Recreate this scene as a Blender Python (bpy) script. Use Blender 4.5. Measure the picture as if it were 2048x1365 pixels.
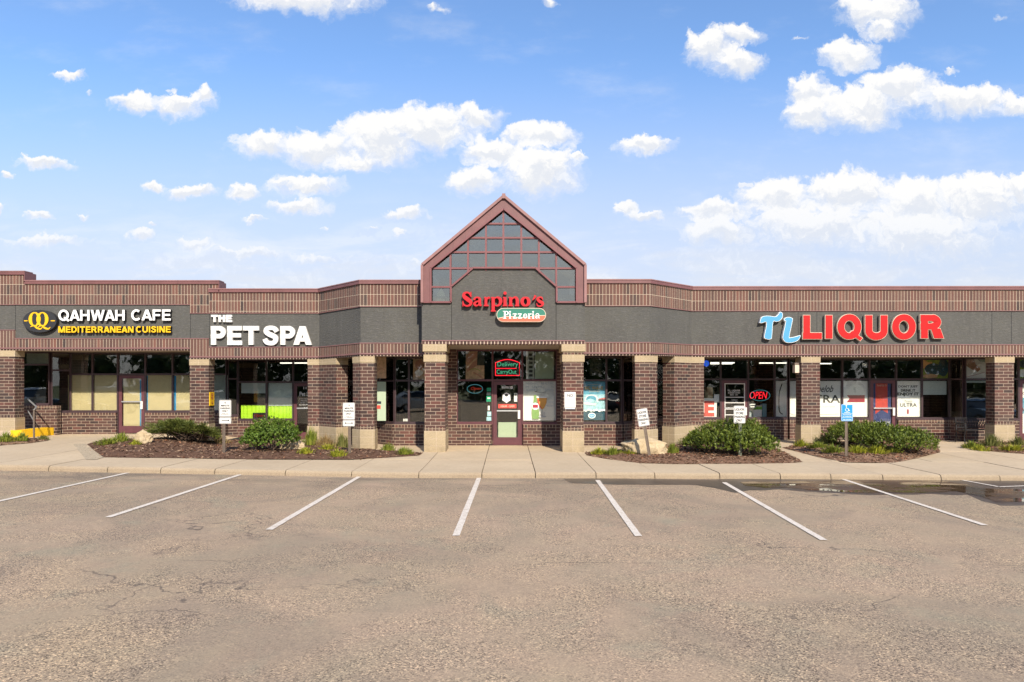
import bpy, math, random
from mathutils import Vector, Matrix, noise as mnoise
from mathutils.geometry import delaunay_2d_cdt
R = math.radians
for o in list(bpy.data.objects): bpy.data.objects.remove(o)
S = bpy.context.scene
COL = S.collection

# ------------------------------------------------------------------ camera
F = 1365.0; HX = 1016.0; HY = 766.0; CZ = 2.06      # focal length, vanishing point (photo pixels), eye height
cam = bpy.data.cameras.new('camera'); camo = bpy.data.objects.new('camera', cam); COL.objects.link(camo)
camo.location = (0, 0, CZ); camo.rotation_euler = (R(90), 0, 0)
cam.sensor_width = 36; cam.lens = 36*F/2048
cam.shift_x = (1024-HX)/2048; cam.shift_y = (HY-682.5)/2048
cam.clip_end = 3000
S.camera = camo
S.render.resolution_x = 1024; S.render.resolution_y = 682
S.view_settings.view_transform = 'Standard'; S.view_settings.look = 'None'
S.view_settings.exposure = 0.66; S.view_settings.gamma = 1
S.render.engine = 'CYCLES'

# ------------------------------------------------------------------ node helpers
class NT:
    def __init__(s, tree): s.t = tree; tree.nodes.clear()
    def n(s, typ, **kw):
        nd = s.t.nodes.new(typ); ins = kw.pop('ins', {})
        for k, v in kw.items(): setattr(nd, k, v)
        for k, v in ins.items():
            if hasattr(v, 'is_output'): s.t.links.new(v, nd.inputs[k])
            else: nd.inputs[k].default_value = v
        return nd
    def math(s, op, a, b=0.0, c=0.0, clamp=False):
        return s.n('ShaderNodeMath', operation=op, use_clamp=clamp, ins={0: a, 1: b, 2: c}).outputs[0]
    def vm(s, op, a, b=(0, 0, 0), c=(0, 0, 0)):
        nd = s.n('ShaderNodeVectorMath', operation=op, ins={0: a, 1: b, 2: c})
        return nd.outputs['Value'] if op in ('LENGTH', 'DOT_PRODUCT', 'DISTANCE') else nd.outputs[0]
    def noise(s, vec, scale, detail=4, rough=.55, dist=0):
        return s.n('ShaderNodeTexNoise', ins={'Vector': vec, 'Scale': scale, 'Detail': detail, 'Roughness': rough, 'Distortion': dist}).outputs[0]
    def ramp(s, fac, stops, interp='LINEAR'):
        nd = s.n('ShaderNodeValToRGB', ins={0: fac}); cr = nd.color_ramp; cr.interpolation = interp
        while len(cr.elements) < len(stops): cr.elements.new(.5)
        for e, (p, c) in zip(cr.elements, stops):
            e.position = p; e.color = (*c, 1) if hasattr(c, '__len__') else (c, c, c, 1)
        return nd.outputs[0]
    def mix(s, fac, a, b, blend='MIX'):
        nd = s.n('ShaderNodeMix', data_type='RGBA', blend_type=blend)
        for i, v in ((0, fac), (6, a), (7, b)):
            if hasattr(v, 'is_output'): s.t.links.new(v, nd.inputs[i])
            else: nd.inputs[i].default_value = (*v, 1) if hasattr(v, '__len__') and len(v) == 3 else v
        return nd.outputs[2]
    def mr(s, v, a, b, c=0., d=1., smooth=False):
        return s.n('ShaderNodeMapRange', interpolation_type='SMOOTHSTEP' if smooth else 'LINEAR', ins={0: v, 1: a, 2: b, 3: c, 4: d}).outputs[0]

# ------------------------------------------------------------------ sky, clouds and sun
SUN_EL, SUN_AZ = R(34.6), R(15)        # azimuth: to the right of straight behind the camera
W = bpy.data.worlds.new('World'); S.world = W; W.use_nodes = True
w = NT(W.node_tree)
sky = w.n('ShaderNodeTexSky', sky_type='NISHITA', sun_disc=False, sun_elevation=SUN_EL, sun_rotation=math.pi-SUN_AZ,
          altitude=250, air_density=1.0, dust_density=.5, ozone_density=1.0)
dirv = w.n('ShaderNodeTexCoord').outputs['Generated']
sp = w.n('ShaderNodeSeparateXYZ', ins={0: dirv})
ay = w.math('MAXIMUM', w.math('ABSOLUTE', sp.outputs[1]), .06)
u_ = w.math('DIVIDE', sp.outputs[0], ay); v_ = w.math('DIVIDE', sp.outputs[2], ay)
P = w.n('ShaderNodeCombineXYZ', ins={0: u_, 1: v_, 2: 0.0}).outputs[0]
nz1 = w.n('ShaderNodeTexNoise', ins={'Vector': P, 'Scale': 17., 'Detail': 5., 'Roughness': .6}).outputs[1]
nz2 = w.n('ShaderNodeTexNoise', ins={'Vector': P, 'Scale': 60., 'Detail': 4., 'Roughness': .6}).outputs[1]
PW = w.vm('MULTIPLY_ADD', w.vm('SUBTRACT', nz1, (.5, .5, .5)), (.075, .05, 0), P)
PW = w.vm('MULTIPLY_ADD', w.vm('SUBTRACT', nz2, (.5, .5, .5)), (.022, .018, 0), PW)
CL = '''600 2 150 30 1|870 22 32 20 .6|1095 5 25 14 .8|1420 98 62 38 1|1480 75 42 28 1|1480 130 56 30 1|1590 75 30 8 .5|1755 20 82 42 1|1770 62 55 22 .8
1700 110 62 38 1|1895 140 22 12 .6|2000 32 26 10 .3|1618 185 46 44 1|1625 235 56 36 1|1720 215 110 46 1|1800 178 90 50 1|1925 200 125 36 1|2040 205 70 24 1|138 147 32 11 .85
180 182 20 8 .4|280 208 64 22 1|345 180 18 20 .5|365 212 62 26 .95|405 195 26 18 .9|530 292 78 32 1|640 300 90 38 1|760 285 105 58 1|860 262 112 48 1|955 238 62 28 1|710 332 80 22 .9
1080 275 78 30 1|985 305 72 30 1|1080 345 95 50 1|950 362 65 30 1|1155 314 24 9 .8|1290 292 62 17 1|85 326 66 13 .95|8 357 14 10 .9|312 371 34 15 1|382 381 48 17 1
484 388 36 17 1|610 375 84 22 1|600 413 68 16 1|515 440 30 8 .8|75 436 29 10 .9|6 420 14 12 .9|172 427 20 7 .7|810 425 52 15 1|865 430 20 12 .4|655 450 12 6 .6|740 457 22 7 .7
800 468 24 12 .9|285 470 44 13 .9|310 452 22 8 .7|100 486 125 20 .75|390 488 52 20 .85|500 507 170 18 .7|640 515 130 16 .6|830 520 40 14 .6
1260 415 34 18 .95|1300 436 44 14 .9|1430 425 84 26 1|1440 470 95 36 .9|1560 400 84 52 1|1700 385 125 50 1|1835 405 95 50 1|1955 405 115 58 1|1640 460 190 50 .95|1850 475 210 55 .9|1490 366 18 16 .5|2040 380 40 40 1'''
acc = acu = None
for it in CL.replace('\n', '|').split('|'):
    cx, cy, rx, ry, de = map(float, it.split())
    sx, sy = F/rx, F/ry
    q = w.vm('MULTIPLY_ADD', PW, (sx, sy, 0), (-(cx-HX)/rx, -(HY-cy)/ry, 0))
    ln = w.math('SUBTRACT', de, w.vm('LENGTH', q))
    acc = ln if acc is None else w.math('MAXIMUM', acc, ln)
    l2 = w.math('SUBTRACT', de, w.vm('LENGTH', w.vm('ADD', q, (.12, -.5, 0))))
    acu = l2 if acu is None else w.math('MAXIMUM', acu, l2)
fbn = lambda vec: w.n('ShaderNodeTexNoise', ins={'Vector': vec, 'Scale': 38., 'Detail': 9., 'Roughness': .66}).outputs[0]
fb = fbn(PW); fbs = fbn(w.vm('ADD', PW, (.003, .008, 0)))
fb2 = w.n('ShaderNodeTexNoise', ins={'Vector': P, 'Scale': 20., 'Detail': 5., 'Roughness': .5}).outputs[0]
dens = w.math('ADD', w.math('ADD', acc, .15), w.math('MULTIPLY', w.math('SUBTRACT', fb, .5), 1.15))
low = w.math('SUBTRACT', acc, acu)                           # large where there is more cloud above: its soft, shaded base
soft = w.mr(low, -.35, .3, .0, 1, True)
cmask = w.n('ShaderNodeMapRange', interpolation_type='SMOOTHSTEP', ins={0: dens, 1: w.math('MULTIPLY_ADD', soft, -.16, .06), 2: w.math('MULTIPLY_ADD', soft, .5, .38)}).outputs[0]
far = w.mr(v_, .13, .3, .6, 1., True)                        # distant clouds fade in the haze
wisp = w.mr(w.noise(w.vm('MULTIPLY', P, (1, 2.6, 1)), 5., 7, .6), .5, .85, 0, .3, True)
veil = w.math('MULTIPLY', w.mr(w.noise(w.vm('MULTIPLY', P, (1, 4.5, 1)), 4., 8, .62, .4), .4, .62, 0, .75, True), w.mr(v_, .12, .3, 1, 0, True))
cmask = w.math('MAXIMUM', w.math('MAXIMUM', w.math('MULTIPLY', cmask, far), wisp), w.math('MULTIPLY', veil, .85))
skyb = w.n('ShaderNodeBackground', ins={'Strength': .10})
hz = w.mr(v_, .06, .50, .92, .0, True)
skyc = w.mix(1.0, sky.outputs[0], w.mix(w.mr(v_, .12, .5, 0, 1, True), (.9, .98, 1.18), (1.05, 1.26, 1.5)), 'MULTIPLY')
skyc = w.mix(hz, skyc, (4.55, 4.85, 5.6))
relief = w.math('MULTIPLY', w.math('SUBTRACT', fbs, fb), 2.6)
shade = w.mr(w.math('ADD', w.math('ADD', w.math('MULTIPLY', low, 1.1), w.math('MULTIPLY', fb2, .5)), relief), .1, .9, 0, 1, True)
cloudc = w.mix(shade, (6.4, 6.36, 6.3), (5.15, 5.35, 5.75))
fin = w.mix(cmask, skyc, cloudc)
w.t.links.new(fin, skyb.inputs[0])
wo = w.n('ShaderNodeOutputWorld'); w.t.links.new(skyb.outputs[0], wo.inputs[0])

sl = bpy.data.lights.new('sun', 'SUN'); sl.energy = 4.2; sl.angle = R(.55); sl.color = (1, .91, .77)
so = bpy.data.objects.new('sun', sl); COL.objects.link(so)
sdir = Vector((math.sin(SUN_AZ)*math.cos(SUN_EL), -math.cos(SUN_AZ)*math.cos(SUN_EL), math.sin(SUN_EL)))
so.rotation_euler = sdir.to_track_quat('Z', 'Y').to_euler(); so.location = sdir*60

# ------------------------------------------------------------------ materials
M = {}
def new_mat(name):
    m = bpy.data.materials.new(name); m.use_nodes = True; M[name] = m
    return NT(m.node_tree), m
def finish(nt, color, rough=.8, bump=None, bstr=.3, bdist=.01, metal=0., spec=.4, **extra):
    p = nt.n('ShaderNodeBsdfPrincipled')
    def put(k, v):
        if hasattr(v, 'is_output'): nt.t.links.new(v, p.inputs[k])
        else: p.inputs[k].default_value = (*v, 1) if hasattr(v, '__len__') and len(v) == 3 else v
    put('Base Color', color); put('Roughness', rough); put('Metallic', metal); put('Specular IOR Level', spec)
    for k, v in extra.items(): put(k, v)
    if bump is not None:
        b = nt.n('ShaderNodeBump', ins={'Height': bump, 'Strength': bstr, 'Distance': bdist})
        nt.t.links.new(b.outputs[0], p.inputs['Normal'])
    o = nt.n('ShaderNodeOutputMaterial'); nt.t.links.new(p.outputs[0], o.inputs[0])
    return p
def uvc(nt): return nt.n('ShaderNodeTexCoord').outputs['UV']
def oc(nt): return nt.n('ShaderNodeTexCoord').outputs['Object']

def brick_mat(name, bw, rh, stops, mortar, off=.5, ms=.014, vo=0.):
    nt, m = new_mat(name)
    uv = nt.vm('ADD', uvc(nt), (0, vo, 0))
    b = nt.n('ShaderNodeTexBrick', offset=off, ins={'Vector': uv, 'Color1': (0, 0, 0, 1), 'Color2': (1, 1, 1, 1), 'Mortar': (.5, .5, .5, 1),
             'Scale': 1.0, 'Mortar Size': ms, 'Mortar Smooth': .15, 'Bias': 0., 'Brick Width': bw, 'Row Height': rh})
    c = nt.ramp(b.outputs[0], stops)
    nz = nt.noise(uv, 60., 4, .6); n2 = nt.noise(uv, 1.3, 3)
    c = nt.mix(nt.mr(nz, .3, .75, 0, .45), c, (.05, .035, .03))
    c = nt.mix(nt.mr(n2, .4, .7, 0, .16), c, (.2, .13, .1))
    mc = nt.mix(nt.mr(nt.noise(uv, 25., 3), .35, .7, 0, .5), mortar, tuple(x*.6 for x in mortar))
    col = nt.mix(b.outputs[1], c, mc)
    h = nt.math('SUBTRACT', nt.math('MULTIPLY', nz, .25), b.outputs[1])
    finish(nt, col, .85, h, .5, .008)
BR = [(0, (0.0527, 0.02852, 0.02356)), (.25, (0.0775, 0.03472, 0.02728)), (.5, (0.1023, 0.04092, 0.03224)), (.7, (0.0682, 0.03844, 0.02976)), (.86, (0.1302, 0.04836, 0.0372)), (1, (0.0403, 0.0341, 0.02976))]
SBR = [(0, (0.0928, 0.0493, 0.03596)), (.3, (0.1247, 0.0638, 0.0464)), (.55, (0.1102, 0.0609, 0.0435)), (.8, (0.1392, 0.06496, 0.05104)), (.93, (0.0986, 0.05684, 0.0406)), (1, (0.0435, 0.0319, 0.0261))]
BR = [(0, (.03, .02, .018)), (.2, (.066, .03, .022)), (.45, (.1, .044, .031)), (.65, (.066, .036, .026)), (.82, (.15, .052, .036)), (.93, (.088, .062, .045)), (1, (.034, .03, .028))]
BR = [(p, (q[0]*.9, q[1]*.82, q[2]*.86)) for p, q in BR]
brick_mat('brick', .3048, .1016, BR, (.39, .3, .22), ms=.0068)
SBR = [(0, (.085, .05, .038)), (.25, (.165, .08, .054)), (.5, (.125, .068, .05)), (.72, (.2, .09, .06)), (.88, (.14, .085, .06)), (1, (.05, .038, .032))]
SBR = [(p, (q[0]*.86, q[1]*.8, q[2]*.86)) for p, q in SBR]
brick_mat('soldier', .1016, .334, SBR, (.52, .42, .31), off=0., ms=.0062, vo=-.05)
brick_mat('soldier_up', .1016, .334, SBR, (.52, .42, .31), off=0., ms=.0062, vo=-.255)
brick_mat('soldier_low', .1016, 5., SBR, (.52, .42, .31), off=0., ms=.0062)
brick_mat('header', .1016, .1016, BR, (.38, .29, .2), off=0., ms=.008)
brick_mat('dentil', .1016, .5, [(0, (.05, .03, .025)), (.5, (.075, .036, .03)), (1, (.1, .045, .038))], (.6, .47, .36), off=0., ms=.012)

def stone_mat(name, col, bw, rh):
    nt, m = new_mat(name); uv = uvc(nt)
    b = nt.n('ShaderNodeTexBrick', offset=0., ins={'Vector': uv, 'Color1': (0, 0, 0, 1), 'Color2': (1, 1, 1, 1), 'Scale': 1., 'Mortar Size': .006, 'Mortar Smooth': .3, 'Brick Width': bw, 'Row Height': rh})
    nz = nt.noise(uv, 38., 6, .7); n2 = nt.noise(uv, 5., 4)
    c = nt.mix(nt.mr(nz, .3, .7), tuple(x*.66 for x in col), tuple(min(1, x*1.18) for x in col))
    c = nt.mix(nt.mr(n2, .45, .75, 0, .5), c, tuple(x*.7 for x in col))
    c = nt.mix(nt.math('MULTIPLY', b.outputs[1], .8), c, (.6, .47, .34))
    vz = nt.n('ShaderNodeSeparateXYZ', ins={0: uv}).outputs[1]; dirt = nt.math('MULTIPLY', nt.mr(vz, .38, .02, 0, 1), nt.mr(n2, .35, .65, .15, .8))
    c = nt.mix(nt.math('MULTIPLY', dirt, .6), c, (.2, .15, .09))
    finish(nt, c, .9, nt.math('SUBTRACT', nz, b.outputs[1]), .6, .02)
stone_mat('stone', (.42, .325, .2), .4, .21)

nt, m = new_mat('stucco'); uv = uvc(nt)
nz = nt.noise(nt.vm('MULTIPLY', uv, (1., 2.6, 1)), 9., 7, .72, .6); n2 = nt.noise(uv, .9, 4); n3 = nt.noise(nt.vm('MULTIPLY', uv, (1., 3.2, 1)), 3.2, 5, .65, 1.)
c = nt.mix(nt.mr(n2, .35, .7), (.076, .073, .067), (.093, .09, .081))
c = nt.mix(nt.mr(n3, .45, .7, 0, .5), c, (.082, .079, .062))
c = nt.mix(nt.mr(nz, .5, .74, 0, .6), c, (.165, .152, .135))
c = nt.mix(nt.mr(nz, .28, .42, .5, 0), c, (.05, .046, .04))
str_ = nt.noise(nt.vm('MULTIPLY', uv, (5., .22, 1)), 1., 5, .65)
c = nt.mix(nt.mr(str_, .54, .72, 0, .35), c, (.055, .052, .045))
c = nt.mix(nt.mr(str_, .28, .44, .2, 0), c, (.15, .145, .13))
finish(nt, c, .9, nz, .7, .03)

def plain(name, col, rough=.6, var=.12, scale=9., metal=0., bump=.0, spec=.4, **ex):
    nt, m = new_mat(name); o = oc(nt); nz = nt.noise(o, scale, 5, .6)
    c = nt.mix(nt.mr(nz, .3, .7), tuple(x*(1-var) for x in col), tuple(min(1, x*(1+var)) for x in col))
    finish(nt, c, rough, nz if bump else None, bump, .01, metal, spec, **ex)
def coping_mat(name, col):
    nt, m = new_mat(name); uv = uvc(nt)
    b = nt.n('ShaderNodeTexBrick', offset=0., ins={'Vector': nt.vm('ADD', uv, (.4, 200, 0)), 'Scale': 1., 'Mortar Size': .005, 'Mortar Smooth': .2, 'Brick Width': 3.05, 'Row Height': 500.}); nt.t.nodes.active = b
    nz = nt.noise(uv, 1.7, 5, .6); st = nt.noise(nt.vm('MULTIPLY', uv, (9., 1., 1)), 1.3, 4)
    c = nt.mix(nt.mr(nz, .3, .7), tuple(x*.82 for x in col), tuple(x*1.18 for x in col)); c = nt.mix(nt.mr(st, .55, .75, 0, .3), c, tuple(x*.55 for x in col))
    c = nt.mix(nt.math('MULTIPLY', b.outputs[1], .7), c, tuple(x*.35 for x in col)); finish(nt, c, .5)
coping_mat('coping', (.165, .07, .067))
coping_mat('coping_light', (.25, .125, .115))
plain('trim', (.2, .1, .094), .5, .1, 4.)
plain('glazing', (.17, .058, .06), .5, .1, 4.)
plain('maroon', (.105, .036, .042), .45, .15, 6.)
plain('dark_frame', (.055, .032, .035), .45, .15, 6.)
plain('soffit', (.34, .28, .22), .8, .06, 3.)
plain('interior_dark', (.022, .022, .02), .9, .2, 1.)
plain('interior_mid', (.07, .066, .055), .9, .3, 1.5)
plain('roofing', (.2, .19, .18), .9)
plain('white', (.76, .75, .72), .45, .03, 5.)
plain('sign_white', (.66, .64, .6), .5, .05, 12.)
plain('cream', (.66, .53, .4), .5, .04)
plain('black', (.014, .014, .015), .4, .1)
plain('ink', (.03, .03, .03), .6, .05)
plain('badge', (.028, .028, .03), .4, .05)
plain('yellow_letter', (.72, .42, .01), .4, .04)
plain('yellow_paint', (.85, .5, .01), .6, .12, 14., bump=.15)
plain('red_letter', (.46, .008, .007), .35, .05, 5.)
plain('crimson', (.48, .01, .016), .35, .06, 5.)
plain('blue_letter', (.075, .3, .5), .4, .06, 4.)
plain('green_sign', (.03, .17, .115), .4, .04)
plain('orange_sign', (.6, .13, .07), .4, .04)
plain('metal_post', (.17, .13, .10), .5, .2, 30., .5)
plain('green_post', (.19, .2, .14), .5, .2, 30., .4)
plain('galv', (.55, .55, .54), .4, .1, 20., .7)
plain('iron', (.018, .016, .016), .5, .2, 20.)
plain('blue_sign', (.01, .24, .62), .4, .04)
plain('tan_paper', (.5, .42, .24), .8, .07, 2.5)
plain('blue_tape', (.03, .25, .5), .6)
plain('shade_fabric', (.36, .4, .36), .8, .05)
plain('pale_shade', (.5, .56, .53), .8, .05)
plain('lime_cloth', (.42, .68, .03), .8, .1, 8.)
plain('poster_white', (.86, .84, .8), .5, .03)
plain('poster_blue', (.12, .36, .5), .5, .25, 5.)
plain('poster_navy', (.045, .06, .17), .5, .1)
plain('poster_red', (.55, .07, .05), .5, .08)
plain('poster_wine', (.35, .03, .05), .5, .1)
plain('poster_sea', (.42, .66, .74), .5, .3, 12.)
plain('poster_deep', (.02, .09, .13), .5, .3, 12.)
plain('poster_foam', (.75, .8, .8), .5, .1)
plain('poster_grey', (.5, .55, .6), .5, .1)
plain('poster_slate', (.3, .42, .58), .5, .2, 5.)
plain('poster_pine', (.07, .09, .1), .6, .3, 12.)
plain('amber', (.6, .3, .06), .4, .1)
plain('bottle_green', (.2, .33, .1), .4, .15)
plain('skin_print', (.5, .25, .16), .6, .2, 7.)
plain('food_print', (.6, .4, .24), .6, .35, 9.)
plain('berry_print', (.03, .09, .11), .5, .5, 22.)
plain('leaf_print', (.26, .36, .06), .6, .4, 14.)
plain('orange_print', (.8, .44, .16), .6, .1)
plain('grey_line', (.42, .42, .41), .6, .05)
plain('mint_paper', (.4, .48, .34), .7, .04)
plain('box_green', (.12, .4, .03), .6)
plain('box_blue', (.18, .36, .42), .6, .1)
plain('sticker_green', (.02, .35, .18), .5)
plain('vinyl_dark', (.03, .04, .05), .5)
plain('concrete_edge', (.46, .36, .25), .9, .15, 12.)
plain('tyre', (.02, .02, .02), .8)
plain('rim', (.45, .45, .46), .3, .05, 5., .8)
plain('car_glass', (.02, .025, .03), .05, .05, 2.)
def emit(name, col, st):
    nt, m = new_mat(name); e = nt.n('ShaderNodeEmission', ins={0: (*col, 1), 1: st})
    o = nt.n('ShaderNodeOutputMaterial'); nt.t.links.new(e.outputs[0], o.inputs[0])
emit('neon_red', (1., .02, .035), 1.15); emit('neon_green', (.12, .75, .4), .55); emit('neon_blue', (.03, .12, .8), .55); emit('neon_teal', (.1, .35, .4), .35); emit('neon_dim', (.6, .05, .03), .35)
emit('lamp_strip', (1., .95, .8), 1.3)

def glass_mat(name, ior, tint, boost=0., rc=(1, .97, .88)):
    nt, m = new_mat(name)
    fr = nt.n('ShaderNodeFresnel', ins={'IOR': ior}).outputs[0]
    fac = nt.math('ADD', fr, boost, clamp=True)
    nzv = nt.noise(oc(nt), 1.1, 2)
    bp = nt.n('ShaderNodeBump', ins={'Height': nzv, 'Strength': .12, 'Distance': .02})
    g = nt.n('ShaderNodeBsdfGlossy', ins={'Color': (*rc, 1), 'Roughness': .015, 'Normal': bp.outputs[0]})
    t = nt.n('ShaderNodeBsdfTransparent', ins={0: (*tint, 1)})
    mx = nt.n('ShaderNodeMixShader', ins={0: fac, 1: t.outputs[0], 2: g.outputs[0]})
    o = nt.n('ShaderNodeOutputMaterial'); nt.t.links.new(mx.outputs[0], o.inputs[0])
glass_mat('glass', 1.5, (.965, .975, .965), .03)
glass_mat('gable_glass', 1.6, (.6, .64, .6), .19, (1, .95, .84))

nt, m = new_mat('concrete'); o = oc(nt)
n1 = nt.noise(o, .55, 5, .6); n2 = nt.noise(o, 9., 6, .7); n3 = nt.noise(o, 140., 3, .7)
c = nt.mix(nt.mr(n1, .3, .7), (.48, .365, .235), (.57, .445, .295))
ri = nt.n('ShaderNodeNewGeometry').outputs['Random Per Island']
c = nt.mix(nt.math('MULTIPLY', ri, .3), c, (.40, .32, .225))
c = nt.mix(nt.mr(nt.noise(nt.vm('ADD', o, (3, 8, 0)), 1.9, 6, .68, .8), .55, .72, 0, .38), c, (.34, .26, .17))
c = nt.mix(nt.mr(n2, .42, .75, 0, .45), c, (.36, .27, .18))
c = nt.mix(nt.mr(n3, .55, .75, 0, .4), c, (.27, .2, .14))
pz = nt.n('ShaderNodeSeparateXYZ', ins={0: o}).outputs[1]
edge = nt.math('MULTIPLY', nt.mr(pz, 15.62, 15.80, 1, 0), nt.mr(nt.noise(o, 60., 4, .8), .45, .6))
c = nt.mix(nt.mr(pz, 15.66, 15.76, .62, 0), c, (.23, .175, .115))
c = nt.mix(nt.math('MULTIPLY', edge, .7), c, (.15, .105, .07))
finish(nt, c, .92, nt.math('ADD', n2, nt.math('MULTIPLY', n3, .4)), .25, .01)
nt, m = new_mat('aggregate'); o = oc(nt)
vz = nt.n('ShaderNodeTexVoronoi', ins={'Vector': o, 'Scale': 55.})
c = nt.ramp(vz.outputs[1], [(0, (.2, .16, .11)), (.5, (.42, .33, .22)), (1, (.55, .45, .32))])
finish(nt, c, .9, vz.outputs[0], .6, .01)

nt, m = new_mat('asphalt'); o = oc(nt)
n0 = nt.noise(o, .12, 5, .55, .5); n1 = nt.noise(o, .75, 5, .6, .8); n2 = nt.noise(nt.vm('MULTIPLY', o, (1, .45, 1)), 2.4, 5, .65)
vo = nt.n('ShaderNodeTexVoronoi', ins={'Vector': o, 'Scale': 88., 'Randomness': 1.}); vsep = nt.n('ShaderNodeSeparateColor', ins={0: vo.outputs[1]}).outputs[0]
vo2 = nt.n('ShaderNodeTexVoronoi', ins={'Vector': o, 'Scale': 46., 'Randomness': 1.}); vs2 = nt.n('ShaderNodeSeparateColor', ins={0: vo2.outputs[1]}).outputs[0]
n4 = nt.noise(o, 190., 3, .8)
c = nt.mix(nt.mr(n0, .38, .62), (.362, .264, .168), (.395, .28, .192))
c = nt.mix(nt.mr(nt.noise(nt.vm('ADD', o, (17, 3, 0)), .32, 6, .62, 1.2), .45, .58, 0, .8), c, (.285, .21, .145))
c = nt.mix(nt.mr(nt.noise(nt.vm('ADD', o, (5, 43, 0)), .9, 5, .6, .5), .56, .7, 0, .6), c, (.29, .253, .172))
c = nt.mix(nt.mr(n1, .42, .72, 0, .55), c, (.285, .235, .155))
c = nt.mix(nt.mr(n2, .5, .78, 0, .4), c, (.44, .325, .2))
pebble = nt.ramp(vsep, [(0, (.22, .22, .23)), (.2, (.6, .59, .6)), (.5, (1, 1, 1)), (.85, (1.18, 1.18, 1.15)), (1, (2.1, 2., 1.85))])
worn = nt.mr(nt.noise(nt.vm('ADD', o, (9, 9, 0)), .55, 5, .6, 1.), .4, .58, .25, 1.15)
c = nt.mix(worn, c, nt.mix(1., c, pebble, 'MULTIPLY'))
pb2 = nt.ramp(vs2, [(0, (.7, .68, .67)), (.1, (1, 1, 1)), (.92, (1, 1, 1)), (1, (1.3, 1.28, 1.25))])
c = nt.mix(.6, c, nt.mix(1., c, pb2, 'MULTIPLY'))
c = nt.mix(nt.mr(n4, .55, .72, 0, .35), c, (.09, .07, .06))
# thin cracks and short scratches
cv = nt.n('ShaderNodeTexVoronoi', feature='DISTANCE_TO_EDGE', ins={'Vector': nt.vm('MULTIPLY_ADD', nt.n('ShaderNodeTexNoise', ins={'Vector': o, 'Scale': 1.2, 'Detail': 4.}).outputs[1], (.9, .9, 0), nt.vm('MULTIPLY', o, (.16, .34, 1))), 'Scale': 1.})
cr = nt.math('MULTIPLY', nt.mr(cv.outputs[0], .0, .009, 1, 0), nt.mr(nt.noise(o, .35, 3), .5, .6))
c = nt.mix(nt.math('MULTIPLY', cr, .8), c, (.06, .045, .04))
dash = nt.math('MULTIPLY', nt.mr(nt.noise(nt.vm('MULTIPLY', o, (1.1, 9., 1)), 1.6, 5, .6), .7, .76), nt.mr(nt.noise(nt.vm('ADD', o, (50, 0, 0)), .5, 3), .48, .6))
c = nt.mix(nt.math('MULTIPLY', dash, .7), c, (.075, .055, .045))
seam = nt.mr(nt.math('ABSOLUTE', nt.math('ADD', nt.math('SUBTRACT', nt.n('ShaderNodeSeparateXYZ', ins={0: o}).outputs[1], 8.3), nt.math('MULTIPLY', nt.math('SUBTRACT', nt.noise(o, .5, 4), .5), .5))), .006, .02, 1, 0)
c = nt.mix(nt.math('MULTIPLY', seam, nt.mr(nt.noise(o, .7, 3), .45, .6, .0, .6)), c, (.1, .075, .055))
# damp, oily stains where the lot meets the kerb
py = nt.n('ShaderNodeSeparateXYZ', ins={0: o}).outputs[1]
st = nt.math('MULTIPLY', nt.mr(py, 13.2, 15.5, 0, 1, True), nt.mr(nt.noise(nt.vm('MULTIPLY', o, (.35, 1.2, 1)), 1.1, 6, .65), .47, .64))
c = nt.mix(nt.math('MULTIPLY', st, .55), c, (.085, .07, .055))
oil = nt.mr(nt.noise(nt.vm('ADD', o, (31, 7, 0)), .8, 5, .7), .68, .78, 0, .45)
c = nt.mix(oil, c, (.1, .08, .06))
finish(nt, c, .88, nt.math('ADD', vsep, n4), .35, .006)
nt, m = new_mat('wet_asphalt'); o = oc(nt)
n1 = nt.noise(o, 1.6, 5, .65); vo = nt.n('ShaderNodeTexVoronoi', ins={'Vector': o, 'Scale': 62.}); vsep = nt.n('ShaderNodeSeparateColor', ins={0: vo.outputs[1]}).outputs[0]
c = nt.mix(nt.mr(n1, .35, .7), (.06, .045, .033), (.10, .078, .055)); c = nt.mix(nt.mr(vsep, .5, 1, 0, .5), c, (.17, .13, .1))
finish(nt, c, .38, vsep, .12, .004, spec=.6)
nt, m = new_mat('puddle'); o = oc(nt)
n1 = nt.noise(o, 1.4, 5, .65); n2 = nt.noise(nt.vm('MULTIPLY', o, (1, 2.2, 1)), 1.0, 5, .6, .6); fine = nt.noise(o, 70., 3, .7)
c = nt.mix(nt.mr(n1, .35, .65), (.05, .03, .016), (.105, .066, .036)); c = nt.mix(nt.mr(fine, .5, .75, 0, .4), c, (.16, .11, .07))
finish(nt, c, nt.mr(n2, .42, .56, .025, .42), nt.math('MULTIPLY', fine, nt.mr(n2, .42, .56)), .1, .003, spec=.42)
nt, m = new_mat('line_paint'); o = oc(nt)
n1 = nt.noise(o, 45., 5, .75); n2 = nt.noise(o, 3., 4)
n3 = nt.noise(o, 14., 6, .75)
c = nt.mix(nt.mr(n1, .48, .64, 0, .7), (.7, .62, .53), (.42, .33, .23)); c = nt.mix(nt.mr(n3, .54, .66, 0, .75), c, (.36, .265, .175)); c = nt.mix(nt.mr(n2, .45, .75, 0, .3), c, (.42, .35, .28))
finish(nt, c, .8)
nt, m = new_mat('mulch'); o = oc(nt)
ri = nt.n('ShaderNodeNewGeometry').outputs['Random Per Island']
n1 = nt.noise(o, 30., 5, .75)
c = nt.ramp(ri, [(0, (.075, .036, .02)), (.35, (.15, .075, .042)), (.7, (.24, .135, .08)), (1, (.42, .29, .185))])
c = nt.mix(nt.mr(n1, .4, .7, 0, .4), c, (.06, .032, .02))
finish(nt, c, .95, n1, .6, .02)
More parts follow.
